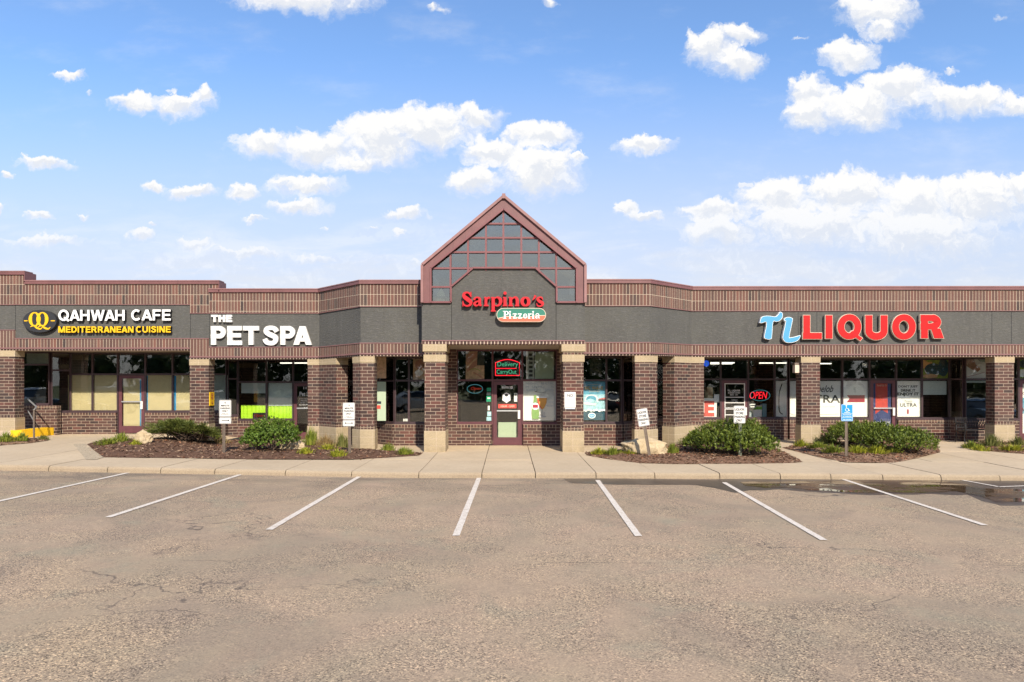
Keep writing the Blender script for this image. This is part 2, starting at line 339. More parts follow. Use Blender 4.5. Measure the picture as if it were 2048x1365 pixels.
def leaf_mat(name, cols, rough=.55):
    nt, m = new_mat(name); ri = nt.n('ShaderNodeNewGeometry').outputs['Random Per Island']
    nz = nt.noise(oc(nt), 4.5, 3)
    c = nt.ramp(nt.math('ADD', nt.math('MULTIPLY', ri, .6), nt.mr(nz, .3, .7, 0, .4)), [(i/(len(cols)-1), k) for i, k in enumerate(cols)])
    p = finish(nt, c, rough)
    tr = nt.n('ShaderNodeBsdfTranslucent'); nt.t.links.new(c, tr.inputs[0])
    mx = nt.n('ShaderNodeMixShader', ins={0: .25, 1: p.outputs[0], 2: tr.outputs[0]})
    out = [x for x in nt.t.nodes if x.type == 'OUTPUT_MATERIAL'][0]; nt.t.links.new(mx.outputs[0], out.inputs[0])
leaf_mat('yew', [(.028, .044, .006), (.075, .108, .011), (.155, .2, .02), (.32, .34, .05)])
leaf_mat('boxwood', [(.032, .06, .008), (.08, .14, .014), (.145, .22, .024), (.25, .33, .045)])
leaf_mat('juniper', [(.035, .05, .01), (.08, .1, .018), (.14, .16, .03), (.24, .24, .06)])
leaf_mat('lily', [(.07, .1, .014), (.15, .19, .022), (.25, .28, .035), (.36, .34, .06)])
leaf_mat('olive', [(.07, .085, .02), (.14, .15, .035), (.2, .2, .055), (.3, .27, .09)])
leaf_mat('straw', [(.14, .08, .035), (.28, .18, .07), (.4, .29, .13), (.24, .26, .06)])
leaf_mat('lime_leaf', [(.12, .15, .012), (.24, .26, .02), (.38, .37, .035), (.48, .43, .06)])
leaf_mat('treeleaf', [(.015, .03, .008), (.03, .055, .012), (.05, .085, .02), (.07, .11, .03)])
leaf_mat('dead_leaf', [(.2, .06, .03), (.32, .12, .06), (.42, .2, .1), (.3, .17, .09)])
plain('bark', (.09, .06, .04), .9, .3, 20., bump=.5)
nt, m = new_mat('boulder'); o = oc(nt)
n1 = nt.noise(o, 3., 7, .65); n2 = nt.noise(o, 22., 6, .7)
c = nt.mix(nt.mr(n1, .3, .7), (.42, .31, .175), (.55, .43, .27)); c = nt.mix(nt.mr(n2, .45, .7, 0, .5), c, (.3, .22, .13))
finish(nt, c, .92, nt.math('ADD', n1, nt.math('MULTIPLY', n2, .6)), .8, .05)
nt, m = new_mat('field'); o = oc(nt)
c = nt.mix(nt.noise(o, .2, 5), (.05, .08, .02), (.11, .12, .04)); finish(nt, c, .95)

# ------------------------------------------------------------------ mesh helpers
def link(o, parent=None):
    COL.objects.link(o)
    if parent is not None: o.parent = parent
    return o
def tag(o, label=None, cat=None, group=None, kind=None):
    if label: o['label'] = label
    if cat: o['category'] = cat
    if group: o['group'] = group
    if kind: o['kind'] = kind
    return o
def empty(name, loc, label, cat, group=None, rz=0):
    o = bpy.data.objects.new(name, None); o.location = loc; o.rotation_euler = (0, 0, rz); o.empty_display_size = .2
    link(o); return tag(o, label, cat, group)
class MB:
    def __init__(s, org=(0, 0, 0)): s.v = []; s.f = []; s.mi = []; s.org = Vector(org); s.m = 0; s.sm = False
    def add(s, vs, fs):
        b = len(s.v); s.v += [tuple(v) for v in vs]
        for f in fs: s.f.append([b+i for i in f]); s.mi.append(s.m)
        return s
    def box(s, x0, x1, y0, y1, z0, z1):
        return s.add([(x0, y0, z0), (x1, y0, z0), (x1, y1, z0), (x0, y1, z0), (x0, y0, z1), (x1, y0, z1), (x1, y1, z1), (x0, y1, z1)],
                     [(0, 3, 2, 1), (4, 5, 6, 7), (0, 1, 5, 4), (1, 2, 6, 5), (2, 3, 7, 6), (3, 0, 4, 7)])
    def prism(s, poly, z0, z1):                       # plan polygon, counter-clockwise
        n = len(poly); z0 = z0 if hasattr(z0, '__len__') else [z0]*n; z1 = z1 if hasattr(z1, '__len__') else [z1]*n
        vs = [(x, y, z0[i]) for i, (x, y) in enumerate(poly)]+[(x, y, z1[i]) for i, (x, y) in enumerate(poly)]
        return s.add(vs, [tuple(range(n))[::-1], tuple(range(n, 2*n))]+[(i, (i+1) % n, n+(i+1) % n, n+i) for i in range(n)])
    def plate(s, poly, y0, y1):                       # elevation polygon (x, z), counter-clockwise seen from -y
        n = len(poly); vs = [(x, y0, z) for x, z in poly]+[(x, y1, z) for x, z in poly]
        return s.add(vs, [tuple(range(n)), tuple(range(n, 2*n))[::-1]]+[((i+1) % n, i, n+i, n+(i+1) % n) for i in range(n)])
    def bar(s, a, b, wx, wy, up=(0, 0, 1)):           # square bar from a to b
        a, b = Vector(a), Vector(b); d = (b-a).normalized(); upv = Vector(up)
        if abs(d.dot(upv)) > .95: upv = Vector((0, 1, 0))
        sx = d.cross(upv).normalized()*wx/2; sy = sx.cross(d).normalized()*wy/2
        vs = [p+i*sx+j*sy for p in (a, b) for i, j in ((-1, -1), (1, -1), (1, 1), (-1, 1))]
        return s.add(vs, [(0, 1, 2, 3), (7, 6, 5, 4), (0, 4, 5, 1), (1, 5, 6, 2), (2, 6, 7, 3), (3, 7, 4, 0)])
    def tube(s, pts, r, n=8, cap=True):
        pts = [Vector(p) for p in pts]; rings = []; ref = Vector((0, 0, 1))
        for i, p in enumerate(pts):
            d = (pts[min(i+1, len(pts)-1)]-pts[max(i-1, 0)]).normalized()
            if abs(d.dot(ref)) > .95: ref = Vector((1, 0, 0)) if abs(d.x) < .9 else Vector((0, 1, 0))
            a = d.cross(ref).normalized(); b = a.cross(d).normalized(); ref = b
            rr = r[i] if hasattr(r, '__len__') else r
            rings.append([p+(a*math.cos(t)+b*math.sin(t))*rr for t in [2*math.pi*k/n for k in range(n)]])
        vs = [v for ring in rings for v in ring]; fs = []
        for i in range(len(rings)-1):
            for k in range(n): fs.append((i*n+k, i*n+(k+1) % n, (i+1)*n+(k+1) % n, (i+1)*n+k))
        if cap: fs.append(tuple(range(n))[::-1]); fs.append(tuple(range(len(vs)-n, len(vs))))
        return s.add(vs, fs)
    def mesh(s, me, mat=None):                        # append a mesh datablock
        vs = [v.co if mat is None else mat @ v.co for v in me.vertices]
        return s.add(vs, [tuple(p.vertices) for p in me.polygons])
    def build(s, name, mats, parent=None, smooth=False):
        me = bpy.data.meshes.new(name); me.from_pydata([Vector(v)-s.org for v in s.v], [], s.f)
        mats = mats if isinstance(mats, (list, tuple)) else [mats]
        for k in mats: me.materials.append(M[k] if isinstance(k, str) else k)
        for p, i in zip(me.polygons, s.mi): p.material_index = min(i, len(mats)-1); p.use_smooth = smooth
        me.validate(); me.update()
        uv = me.uv_layers.new(name='uv')
        for p in me.polygons:
            nx, ny, nz = p.normal
            for li in p.loop_indices:
                c = me.vertices[me.loops[li].vertex_index].co+s.org
                if abs(nz) > .7: uv.data[li].uv = (c.x, c.y)
                else:
                    l = math.hypot(nx, ny); uv.data[li].uv = ((-ny*c.x+nx*c.y)/l+7.3, c.z)
        return link(bpy.data.objects.new(name, me), parent)
def PX(px, Y): return (px-HX)*Y/F
def PZ(py, Y): return CZ+(HY-py)*Y/F
TCACHE = {}
def text_mesh(txt, extrude=.02, offset=0., shear=0., spacing=1.):
    key = (txt, extrude, offset, shear, spacing)
    if key in TCACHE: return TCACHE[key]
    cu = bpy.data.curves.new('lettering', 'FONT'); cu.body = txt; cu.size = 1; cu.extrude = extrude/2; cu.offset = offset; cu.shear = shear
    cu.space_character = spacing; cu.resolution_u = 4
    ob = bpy.data.objects.new('lettering', cu); COL.objects.link(ob)
    dg = bpy.context.evaluated_depsgraph_get(); dg.update()
    me = bpy.data.meshes.new_from_object(ob.evaluated_get(dg)); bpy.data.objects.remove(ob)
    xs = [v.co.x for v in me.vertices] or [0, 1]; ys = [v.co.y for v in me.vertices] or [0, 1]
    TCACHE[key] = (me, min(xs), max(xs), min(ys), max(ys)); return TCACHE[key]
def put_text(mb, txt, x0, x1, z0, z1, y0, y1, offset=0., shear=0., spacing=1.):
    """lettering standing in the x-z plane, filling the box x0..x1, z0..z1, from depth y0 (front) to y1 (back)"""
    me, a, b, c, d = text_mesh(txt, .1, offset, shear, spacing)
    sx = (x1-x0)/max(b-a, 1e-4); sz = (z1-z0)/max(d-c, 1e-4); sy = (y1-y0)/.1
    vs = [((v.co.x-a)*sx+x0, (y0+y1)/2-v.co.z*sy, (v.co.y-c)*sz+z0) for v in me.vertices]
    return mb.add(vs, [tuple(p.vertices) for p in me.polygons])
def ellipse(cx, cz, rx, rz, n=32, a0=0., a1=2*math.pi):
    full = abs(a1-a0-2*math.pi) < 1e-6; k = n if full else n+1
    return [(cx+rx*math.cos(a0+(a1-a0)*i/n), cz+rz*math.sin(a0+(a1-a0)*i/n)) for i in range(k)]
def ribbon(mb, pts, y0, y1, closed=False):
    """pts: (x, z, width) centre line -> flat ribbon extruded y0..y1"""
    n = len(pts); L = []; Rr = []
    for i, (x, z, wd) in enumerate(pts):
        if closed: p, q = pts[i-1], pts[(i+1) % n]
        else: p, q = pts[max(i-1, 0)], pts[min(i+1, n-1)]
        dx, dz = q[0]-p[0], q[1]-p[1]; l = math.hypot(dx, dz) or 1
        L.append((x-dz/l*wd/2, z+dx/l*wd/2)); Rr.append((x+dz/l*wd/2, z-dx/l*wd/2))
    vs = [(a, y0, b) for a, b in L]+[(a, y0, b) for a, b in Rr]+[(a, y1, b) for a, b in L]+[(a, y1, b) for a, b in Rr]
    fs = []
    for i in range(n if closed else n-1):
        j = (i+1) % n
        fs += [(n+i, n+j, j, i), (2*n+i, 2*n+j, 3*n+j, 3*n+i), (i, j, 2*n+j, 2*n+i), (n+j, n+i, 3*n+i, 3*n+j)]
    if not closed: fs += [(0, 2*n, 3*n, n), (n-1, 2*n-1, 4*n-1, 3*n-1)]
    return mb.add(vs, fs)
def spline(pts, k=6):
    out = []; n = len(pts)
    for i in range(n-1):
        p0, p1, p2, p3 = pts[max(i-1, 0)], pts[i], pts[i+1], pts[min(i+2, n-1)]
        for j in range(k):
            t = j/k
            out.append(tuple(.5*((2*b)+(-a+c)*t+(2*a-5*b+4*c-d)*t*t+(-a+3*b-3*c+d)*t**3) for a, b, c, d in zip(p0, p1, p2, p3)))
    out.append(tuple(pts[-1])); return out
def sstep(a, b, x):
    t = max(0., min(1., (x-a)/(b-a))); return t*t*(3-2*t)
# ================================================================== ground, road, pavement
def gc(x):                                          # slope of the lot along the kerb
    x = max(-26., min(26., x))
    return .0185*max(0, -x-2)-.007*max(0, x-3)
def gb(x): return .22*sstep(-8.8, -10.8, x)+.04
def gz(x, y): t = sstep(16.6, 22., y); return gc(x)*(1-t)+gb(x)*t
def gasph(x, y): return gc(x)-.13
def G(px, py, asph=False, lift=0.):
    """where the sight line through a photo pixel meets the ground"""
    Y = 15.; 
    for _ in range(60):
        X = PX(px, Y); z = (gasph(X, Y) if asph else gz(X, Y))+lift
        Yn = F*(CZ-z)/(py-HY); Y = .5*Y+.5*Yn
    return PX(px, Y), Y
KY = 15.65
b = MB(); b.box(-700, 700, -500, 900, -1.2, -.75); tag(b.build('ground', 'field'), kind='structure')
b = MB(); xs = [-60, -26]+[-24+2*i for i in range(25)]+[26, 60]; ys = [-42, -20, 0, 6, 10, 13, KY+.1]
for i in range(len(xs)-1):
    for j in range(len(ys)-1):
        q = [(xs[i], ys[j]), (xs[i+1], ys[j]), (xs[i+1], ys[j+1]), (xs[i], ys[j+1])]
        b.add([(x, y, gasph(x, y)) for x, y in q], [(0, 1, 2, 3)])
tag(b.build('parking_lot', 'asphalt'), kind='structure')

# painted stall lines
def ground_strip(pts, lift, asph=True): return [(x, y, gasph(x, y)+lift) for x, y in pts]
LINES = [((255, 947), (-40, 1012)), ((480, 950.5), (216, 1036)), ((719, 954), (538, 1061)), ((958, 957), (912, 1073)), ((1195, 961.5), (1277, 1074)), ((1448, 966), (1648, 1082)), ((1672, 955), (1970, 1052))]
for (a, c) in LINES:
    a = Vector(G(*a, asph=True)); c = Vector(G(*c, asph=True)); d = (c-a).normalized(); nrm = Vector((-d.y, d.x))*.052
    random.seed(int(a.x*100)); b = MB(); N = 40; L = []; Rr = []
    for i in range(N+1):
        p = a+(c-a)*i/N; j = [random.uniform(-.006, .006) for _ in range(2)]
        L.append(p+nrm*(1+j[0]*8)); Rr.append(p-nrm*(1+j[1]*8))
    b.add(ground_strip([(p.x, p.y) for p in L+Rr], .0105), [(i, i+1, N+2+i, N+1+i) for i in range(N)])
    o = tag(b.build('parking_line', 'line_paint'), kind='structure')
for a, c in (((1905, 958), (1998, 975)), ((1998, 975), (2080, 972))):
    a = Vector(G(*a, asph=True)); c = Vector(G(*c, asph=True)); d = (c-a).normalized(); nrm = Vector((-d.y, d.x))*.04
    b = MB(); b.add(ground_strip([(p.x, p.y) for p in (a+nrm, c+nrm, c-nrm, a-nrm)], .0125), [(0, 1, 2, 3)]); tag(b.build('parking_line', 'line_paint'), kind='structure')

# puddle along the kerb with its damp margin
def blob_sheet(name, pts, lift, mat, jit=.05, seed=1):
    random.seed(seed); P = [G(*p, asph=True) for p in pts]; out = []
    for i in range(len(P)):
        a, c = Vector(P[i]), Vector(P[(i+1) % len(P)]); n = max(1, int((c-a).length/.12))
        for k in range(n):
            p = a+(c-a)*k/n; q = jit*(mnoise.noise((p.x*2.2+seed, p.y*5, 3.3)))*2
            out.append((p.x, min(p.y+q, KY+.02)))
    v, e, f, *_ = delaunay_2d_cdt([Vector(p) for p in out], [(i, (i+1) % len(out)) for i in range(len(out))], [], 1, 1e-4)
    b = MB(); b.add([(p.x, p.y, gasph(p.x, p.y)+lift) for p in v], [tuple(t) for t in f])
    for i, t in enumerate(b.f):
        p = [Vector(b.v[k]) for k in t]
        if (p[1]-p[0]).cross(p[2]-p[0]).z < 0: b.f[i] = t[::-1]
    return tag(b.build(name, mat), kind='structure')
WET = [(1128, 958), (1142, 967), (1175, 968), (1230, 969), (1300, 970), (1390, 970), (1420, 975), (1470, 986), (1500, 981), (1560, 980), (1640, 986), (1740, 991), (1800, 989.5), (1870, 989), (1935, 990), (1965, 1003), (2000, 1011), (2090, 1012), (2100, 955), (1900, 955), (1600, 957), (1400, 959.5), (1250, 958)]
blob_sheet('wet_asphalt', WET, .003, 'wet_asphalt', .05, 3)
PUD = [(1480, 965), (1490, 972), (1530, 977), (1575, 976), (1620, 981), (1660, 984), (1720, 987), (1780, 986), (1850, 986.5), (1915, 984), (1960, 993), (1990, 1005), (2095, 1007), (2098, 982), (2020, 979), (1960, 977), (1930, 969), (1880, 962), (1780, 961), (1660, 963), (1560, 964.5)]
blob_sheet('puddle', PUD, .008, 'puddle', .06, 8)

# pavement slabs with a rounded kerb nose, joints are real gaps
JX = [-9.19, -7.97, -6.73, -5.11, -3.59, -2.05, -.6, .63, 2.02, 3.37, 4.86, 6.25, 7.41, 8.6, 9.94]
while JX[0] > -26: JX.insert(0, JX[0]-1.35)
while JX[-1] < 26: JX.append(JX[-1]+1.35)
b = MB(); random.seed(5)
rows = [(KY, 18.15), (18.15, 20.35), (20.35, 25.4)]
for i in range(len(JX)-1):
    for r, (y0, y1) in enumerate(rows):
        if r == 1 and i % 1: continue
        g = .009; x0, x1 = JX[i]+g, JX[i+1]-g; dz = random.uniform(-.006, .004)
        prof = [(KY, -.15), (KY+.012, -.06), (KY+.03, -.025), (KY+.06, -.006), (KY+.12, 0)] if r == 0 else [(y0+g, -.1), (y0+g, 0)]
        ny = [y1-g-(y1-y0-.2)*(1-k/6) for k in range(1, 7)]
        prof = prof+[(y, 0) for y in ny]+[(y1-g, -.1)]
        nx = 3
        vs = []
        for k in range(nx+1):
            x = x0+(x1-x0)*k/nx
            chip = (mnoise.noise((x*7, 3.1, r))*.012 if r == 0 else 0)
            vs += [(x, y+(chip if 0 < q < 4 else 0), gz(x, y)+z+dz) for q, (y, z) in enumerate(prof)]
        n = len(prof); fs = [(k*n+q, (k+1)*n+q, (k+1)*n+q+1, k*n+q+1) for k in range(nx) for q in range(n-1)]
        fs += [tuple(range(n))[::-1], tuple(range(nx*n, nx*n+n))]
        b.add(vs, fs)
tag(b.build('sidewalk', 'concrete'), kind='structure')
b = MB()                                            # dark soil under the joints
for i in range(26):
    x0, x1 = -26+2*i, -24+2*i
    for y0, y1 in ((KY+.02, 18), (18, 20), (20, 22), (22, 25.3)):
        b.add([(x, y, gz(x, y)-.035-(.03 if y < 16 else 0)) for x, y in ((x0, y0), (x1, y0), (x1, y1), (x0, y1))], [(0, 1, 2, 3)])
tag(b.build('soil', 'interior_dark'), kind='structure')

# exposed aggregate strip on the left edge of the long bed
q = [G(*p) for p in ((146, 889), (172, 920), (192, 920), (208, 915), (172, 888))]
b = MB(); b.add([(x, y, gz(x, y)+.006) for x, y in q], [tuple(range(5))]); tag(b.build('stone_edging', 'aggregate'), kind='structure')

# mulch beds
BEDS = {
 'A': [(173, 889), (190, 903), (206, 915), (300, 916.5), (520, 919.5), (700, 920), (770, 916.5), (838, 912), (846, 906.5), (800, 904), (755, 902), (706, 899), (670, 888), (600, 886), (560, 884), (480, 882), (430, 880), (330, 878), (260, 881), (205, 881)],
 'B': [(1170, 905.5), (1173, 911), (1210, 918), (1275, 926.5), (1350, 928.5), (1500, 928.5), (1580, 927), (1606, 924.5), (1585, 913), (1556, 899), (1520, 890), (1410, 886), (1345, 891), (1300, 900), (1250, 902.5)],
 'C': [(1566, 897), (1610, 908), (1650, 917.5), (1692, 925.5), (1740, 926.5), (1789, 926), (1830, 918), (1880, 905.5), (1875, 893), (1850, 886), (1760, 884), (1660, 886), (1600, 889)],
 'D': [(1922, 893), (1950, 899), (1990, 904), (2047, 908.5), (2110, 911), (2120, 884), (2050, 883), (1960, 885), (1935, 888)],
 'E': [(-60, 897), (0, 891.5), (60, 887), (98, 881.5), (80, 880), (46, 879.5), (28, 877), (-60, 874)]}
def inside(p, poly):
    r = False; n = len(poly)
    for i in range(n):
        (x0, y0), (x1, y1) = poly[i], poly[i-1]
        if (y0 > p[1]) != (y1 > p[1]) and p[0] < (x1-x0)*(p[1]-y0)/(y1-y0)+x0: r = not r
    return r
def edge_d(p, poly):
    m = 9.; P = Vector(p)
    for i in range(len(poly)):
        a, c = Vector(poly[i]), Vector(poly[i-1]); t = max(0, min(1, (P-a).dot(c-a)/((c-a).length_squared or 1))); m = min(m, (P-a-(c-a)*t).length)
    return m
BP = {k: [G(*p) for p in v] for k, v in BEDS.items()}
def mz(x, y):                                       # ground height, mulch included
    z = gz(x, y)
    for poly in BP.values():
        if inside((x, y), poly):
            d = edge_d((x, y), poly); return z+.012+.085*sstep(0, .7, d)+.03*mnoise.noise((x*1.6, y*1.6, 4))*sstep(0, .4, d)
    return z
for k, poly in BP.items():
    random.seed(hash(k) % 97 if False else ord(k))
    pts = []
    for i in range(len(poly)):
        a, c = Vector(poly[i]), Vector(poly[(i+1) % len(poly)]); n = max(1, int((c-a).length/.16))
        pts += [a+(c-a)*j/n for j in range(n)]
    ne = len(pts); x0, x1 = min(p.x for p in pts), max(p.x for p in pts); y0, y1 = min(p.y for p in pts), max(p.y for p in pts)
    for _ in range(int((x1-x0)*(y1-y0)*26)):
        p = (random.uniform(x0, x1), random.uniform(y0, y1))
        if inside(p, poly) and edge_d(p, poly) > .07: pts.append(Vector(p))
    v, e, f, *_ = delaunay_2d_cdt(pts, [(i, (i+1) % ne) for i in range(ne)], [], 1, 1e-4)
    b = MB(); b.add([(p.x, p.y, mz(p.x, p.y)+.002) for p in v], [tuple(t) for t in f])
    for i, t in enumerate(b.f):
        p = [Vector(b.v[q]) for q in t]
        if (p[1]-p[0]).cross(p[2]-p[0]).z < 0: b.f[i] = t[::-1]
    nch = int((x1-x0)*(y1-y0)*420); nch = min(nch, 9000)
    for _ in range(nch):                            # bark chips
        p = (random.uniform(x0, x1), random.uniform(y0, y1))
        if not inside(p, poly): 
            if random.random() > .015 or edge_d(p, poly) > .12: continue
        a = random.uniform(0, 6.28); l = random.uniform(.015, .055); wd = random.uniform(.006, .018); z = mz(*p)+.008
        t = Vector((math.cos(a), math.sin(a), random.uniform(-.35, .5))).normalized()*l; s2 = Vector((-math.sin(a), math.cos(a), random.uniform(-.7, .7))).normalized()*wd
        c0 = Vector((p[0], p[1], z)); b.add([c0-t-s2, c0+t-s2, c0+t+s2, c0-t+s2], [(0, 1, 2, 3)])
    tag(b.build('mulch_bed', 'mulch'), kind='structure')

# ================================================================== the shopping centre
bld = empty('strip_mall', (0, 22.2, 0), 'low brick strip mall with charcoal sign band, pink coping and a gabled glass entrance', 'building')
O = (0, 22.2, 0)
def off_poly(pts, d):
    """offset an open plan polyline sideways (d > 0 goes back into the building)"""
    out = []
    for i, p in enumerate(pts):
        p = Vector(p); ns = []
        for a, c in ((i-1, i), (i, i+1)):
            if a >= 0 and c < len(pts):
                t = (Vector(pts[c])-Vector(pts[a])).normalized(); ns.append(Vector((-t.y, t.x)))
        if len(ns) == 2:
            m = (ns[0]+ns[1]).normalized(); out.append(p+m*d/max(.3, m.dot(ns[0])))
        else: out.append(p+ns[0]*d)
    return out
def band(mb, pts, z0, z1, front, back=.34):
    a = off_poly(pts, front); c = off_poly(pts, back); n = len(pts)
    z0 = z0 if hasattr(z0, '__len__') else [z0]*n; z1 = z1 if hasattr(z1, '__len__') else [z1]*n
    for i in range(n-1):
        j = i+1
        vs = [(a[i].x, a[i].y, z0[i]), (a[j].x, a[j].y, z0[j]), (c[j].x, c[j].y, z0[j]), (c[i].x, c[i].y, z0[i]),
              (a[i].x, a[i].y, z1[i]), (a[j].x, a[j].y, z1[j]), (c[j].x, c[j].y, z1[j]), (c[i].x, c[i].y, z1[i])]
        fs = [(0, 3, 2, 1), (4, 5, 6, 7), (0, 1, 5, 4), (2, 3, 7, 6)]
        if i == 0: fs.append((3, 0, 4, 7))
        if j == n-1: fs.append((1, 2, 6, 5))
        mb.add(vs, fs)
FW, FB, FP = 22.25, 20.6, 19.95                     # front planes: wings, bays, gabled entrance
LRUN = [(-9.75, FW), (-6.17, FW), (-4.467, FB), (-2.5, FB)]
RRUN = [(2.25, FB), (4.286, FB), (6.0, FW), (26, FW)]
parts = {k: MB(O) for k in ('fascia_panel', 'brick_band', 'upper_brick_band', 'soldier_course', 'lintel', 'ledge', 'coping', 'coping_top')}
def fascia(run, dz, top=True):
    n = len(run); dz = dz if hasattr(dz, '__len__') else [dz]*n; Z = lambda z: [z+q for q in dz]
    band(parts['lintel'], run, Z(2.885), Z(2.935), .0)
    band(parts['ledge'], run, Z(2.935), Z(2.977), -.035)
    band(parts['soldier_course'], run, Z(2.977), Z(3.262), -.004)
    band(parts['ledge'], run, Z(3.262), Z(3.29), -.02)
    band(parts['fascia_panel'], run, Z(3.29), Z(4.372), .028)
    if top:
        band(parts['ledge'], run, Z(4.372), Z(4.392), -.006)
        band(parts['brick_band'], run, Z(4.392), Z(5.06), 0)
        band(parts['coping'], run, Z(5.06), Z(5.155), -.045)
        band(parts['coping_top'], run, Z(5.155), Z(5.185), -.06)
fascia(LRUN, [-.055, -.055, -.02, -.02]); fascia(RRUN, [0, 0, .02, .03])
def seg(x0, x1): return [(x0, FW), (x1, FW)]
def simple(x0, x1, lz, g0, g1, b1, c1, ledge=True):
    if ledge:
        band(parts['lintel'], seg(x0, x1), lz, lz+.05, .0); band(parts['ledge'], seg(x0, x1), lz+.05, lz+.092, -.035); lz += .092
    band(parts['soldier_course'], seg(x0, x1), lz, g0-.026, -.004); band(parts['ledge'], seg(x0, x1), g0-.026, g0, -.02)
    band(parts['fascia_panel'], seg(x0, x1), g0, g1, .028)
    band(parts['ledge'], seg(x0, x1), g1, g1+.02, -.006); band(parts['upper_brick_band'], seg(x0, x1), g1+.02, b1, 0)
simple(-26, -16.07, 3.115, 3.79, 4.595, 5.58, 0)
simple(-16.07, -15.75, 3.115, 3.515, 4.6, 5.58, 0)
simple(-15.75, -10.37, 3.115, 3.515, 4.6, 5.275, 0)
simple(-10.37, -9.75, 2.83, 3.515, 4.317, 5.275, 0)
band(parts['upper_brick_band'], seg(-9.749, -9.42), 5.005, 5.275, 0)
for x0, x1, z in ((-26, -15.75, 5.58), (-15.749, -9.42, 5.275)):
    band(parts['coping'], seg(x0, x1), z, z+.095, -.045); band(parts['coping_top'], seg(x0, x1+.03), z+.095, z+.125, -.06)
    parts['coping'].box(x1, x1+.025, FW-.045, FW+.5, z-.25, z+.09)      # stepped end of the coping
# entrance block under the gable
EX0, EX1, ECX = -2.52, 2.25, -.135
er = [(EX0, FP), (EX1, FP)]
band(parts['lintel'], er, 3.19, 3.275, 0, .5); band(parts['ledge'], er, 3.275, 3.305, -.02, .5)
# octagonal stucco panel and the two side panels
pf = parts['fascia_panel']
oz = {'a': PZ(605, FP), 'b': PZ(574, FP), 'c': PZ(538.5, FP)}
ox = [PX(p, FP) for p in (903.5, 946.6, 1070.8, 1111.8)]
pf.plate([(ox[0], 3.305), (ox[3], 3.305), (ox[3], oz['b']), (ox[2], oz['c']), (ox[1], oz['c']), (ox[0], oz['b'])], FP+.01, FP+.35)
pf.plate([(EX0, 3.305), (ox[0]-.012, 3.305), (ox[0]-.012, oz['a']), (EX0, oz['a'])], FP+.01, FP+.35)
pf.plate([(ox[3]+.012, 3.305), (EX1, 3.305), (EX1, oz['a']), (ox[3]+.012, oz['a'])], FP+.01, FP+.35)
pf.box(EX0, EX0+.05, FP+.35, FP+3, 3.19, oz['a']); pf.box(EX1-.05, EX1, FP+.35, FP+3, 3.19, oz['a'])
pf.box(EX0+.06, EX1-.06, FP+.36, FP+.40, 3.25, oz['a']-.02)
# panel joints are thin shadow gaps: narrow dark strips set in the stucco
for px, z0, z1 in [(p, 3.33, 4.39) for p in (1597, 1634.6, 1985, 2024)]+[(30, 3.52, 4.59), (380, 3.52, 4.59), (418, 3.28, 4.3)]:
    b = MB(O); b.box(PX(px, FW)-.006, PX(px, FW)+.006, FW+.024, FW+.03, z0, z1); b.build('panel_joint', 'black', bld)
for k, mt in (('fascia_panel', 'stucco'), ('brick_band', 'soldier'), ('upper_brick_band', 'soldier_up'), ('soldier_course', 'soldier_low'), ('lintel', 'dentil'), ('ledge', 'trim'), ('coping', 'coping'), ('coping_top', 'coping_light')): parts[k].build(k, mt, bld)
# flat roof and soffit
b = MB(O)
b.prism([(-26, FW+.34), (-6.3, FW+.34), (-4.6, FB+.34), (4.4, FB+.34), (6.1, FW+.34), (26, FW+.34), (26, 40), (-26, 40)], 4.55, 4.75); b.build('roof', 'roofing', bld)
b = MB(O)
b.prism([(-26, FW+.3), (-10.4, FW+.3), (-10.4, 24.9), (-26, 24.9)], 3.14, 3.2); b.prism([(-10.39, FW+.3), (-6.3, FW+.3), (-4.6, FB+.3), (-2.54, FB+.3), (-2.54, 24.9), (-10.39, 24.9)], 2.9, 2.96)
b.prism([(2.27, FB+.3), (4.4, FB+.3), (6.1, FW+.3), (26, FW+.3), (26, 24.9), (2.27, 24.9)], 2.93, 2.99)
b.prism([(EX0+.05, FP+.5), (EX1-.05, FP+.5), (EX1-.05, 22.3), (EX0+.05, 22.3)], [3.2, 3.2, 3.13, 3.13], [3.26]*4)
b.build('soffit', 'soffit', bld)

# ---- gable
gz0 = PZ(605, FP); eave = PZ(531, FP); apex = PZ(394, FP); GX0, GX1 = PX(845, FP), PX(1170, FP); gcx = (GX0+GX1)/2
YF = FP-.06
gb_ = MB(O); t = .27
Z_in = lambda x: 0
sl = (apex-eave)/((GX1-GX0)/2); inx0, inx1 = PX(862, FP), PX(1152.9, FP); in_e = PZ(537, FP); in_a = PZ(419, FP)
fo = [(GX0, gz0-.02), (inx0, gz0-.02), (inx0, in_e), (gcx, in_a), (inx1, in_e), (inx1, gz0-.02), (GX1, gz0-.02), (GX1, eave), (gcx, apex), (GX0, eave)]
def frame_plate(mb, lst, y0, y1):
    for poly in lst: mb.plate(poly, y0, y1)
quad = [[fo[0], fo[1], fo[2], fo[9]], [fo[9], fo[2], fo[3], fo[8]], [fo[3], fo[4], fo[7], fo[8]], [fo[4], fo[5], fo[6], fo[7]]]
frame_plate(gb_, quad, YF, YF+.3)
gab = gb_.build('gable', 'coping', bld)
def inset(p, k): return (gcx+(p[0]-gcx)*k, in_e+(p[1]-in_e)*k)
edge = MB(O); w_ = .07                               # the lighter outer edge moulding
for a, c in ((fo[0], fo[9]), (fo[9], fo[8]), (fo[8], fo[7]), (fo[7], fo[6])):
    edge.bar((a[0], YF-.02, a[1]), (c[0], YF-.02, c[1]), .075, .10, up=(0, 1, 0))
edge.bar((gcx, YF-.03, apex-.08), (gcx, YF-.03, apex+.06), .1, .1)
edge.build('verge', 'coping_light', gab)
inner = MB(O)                                        # the bead next to the glass
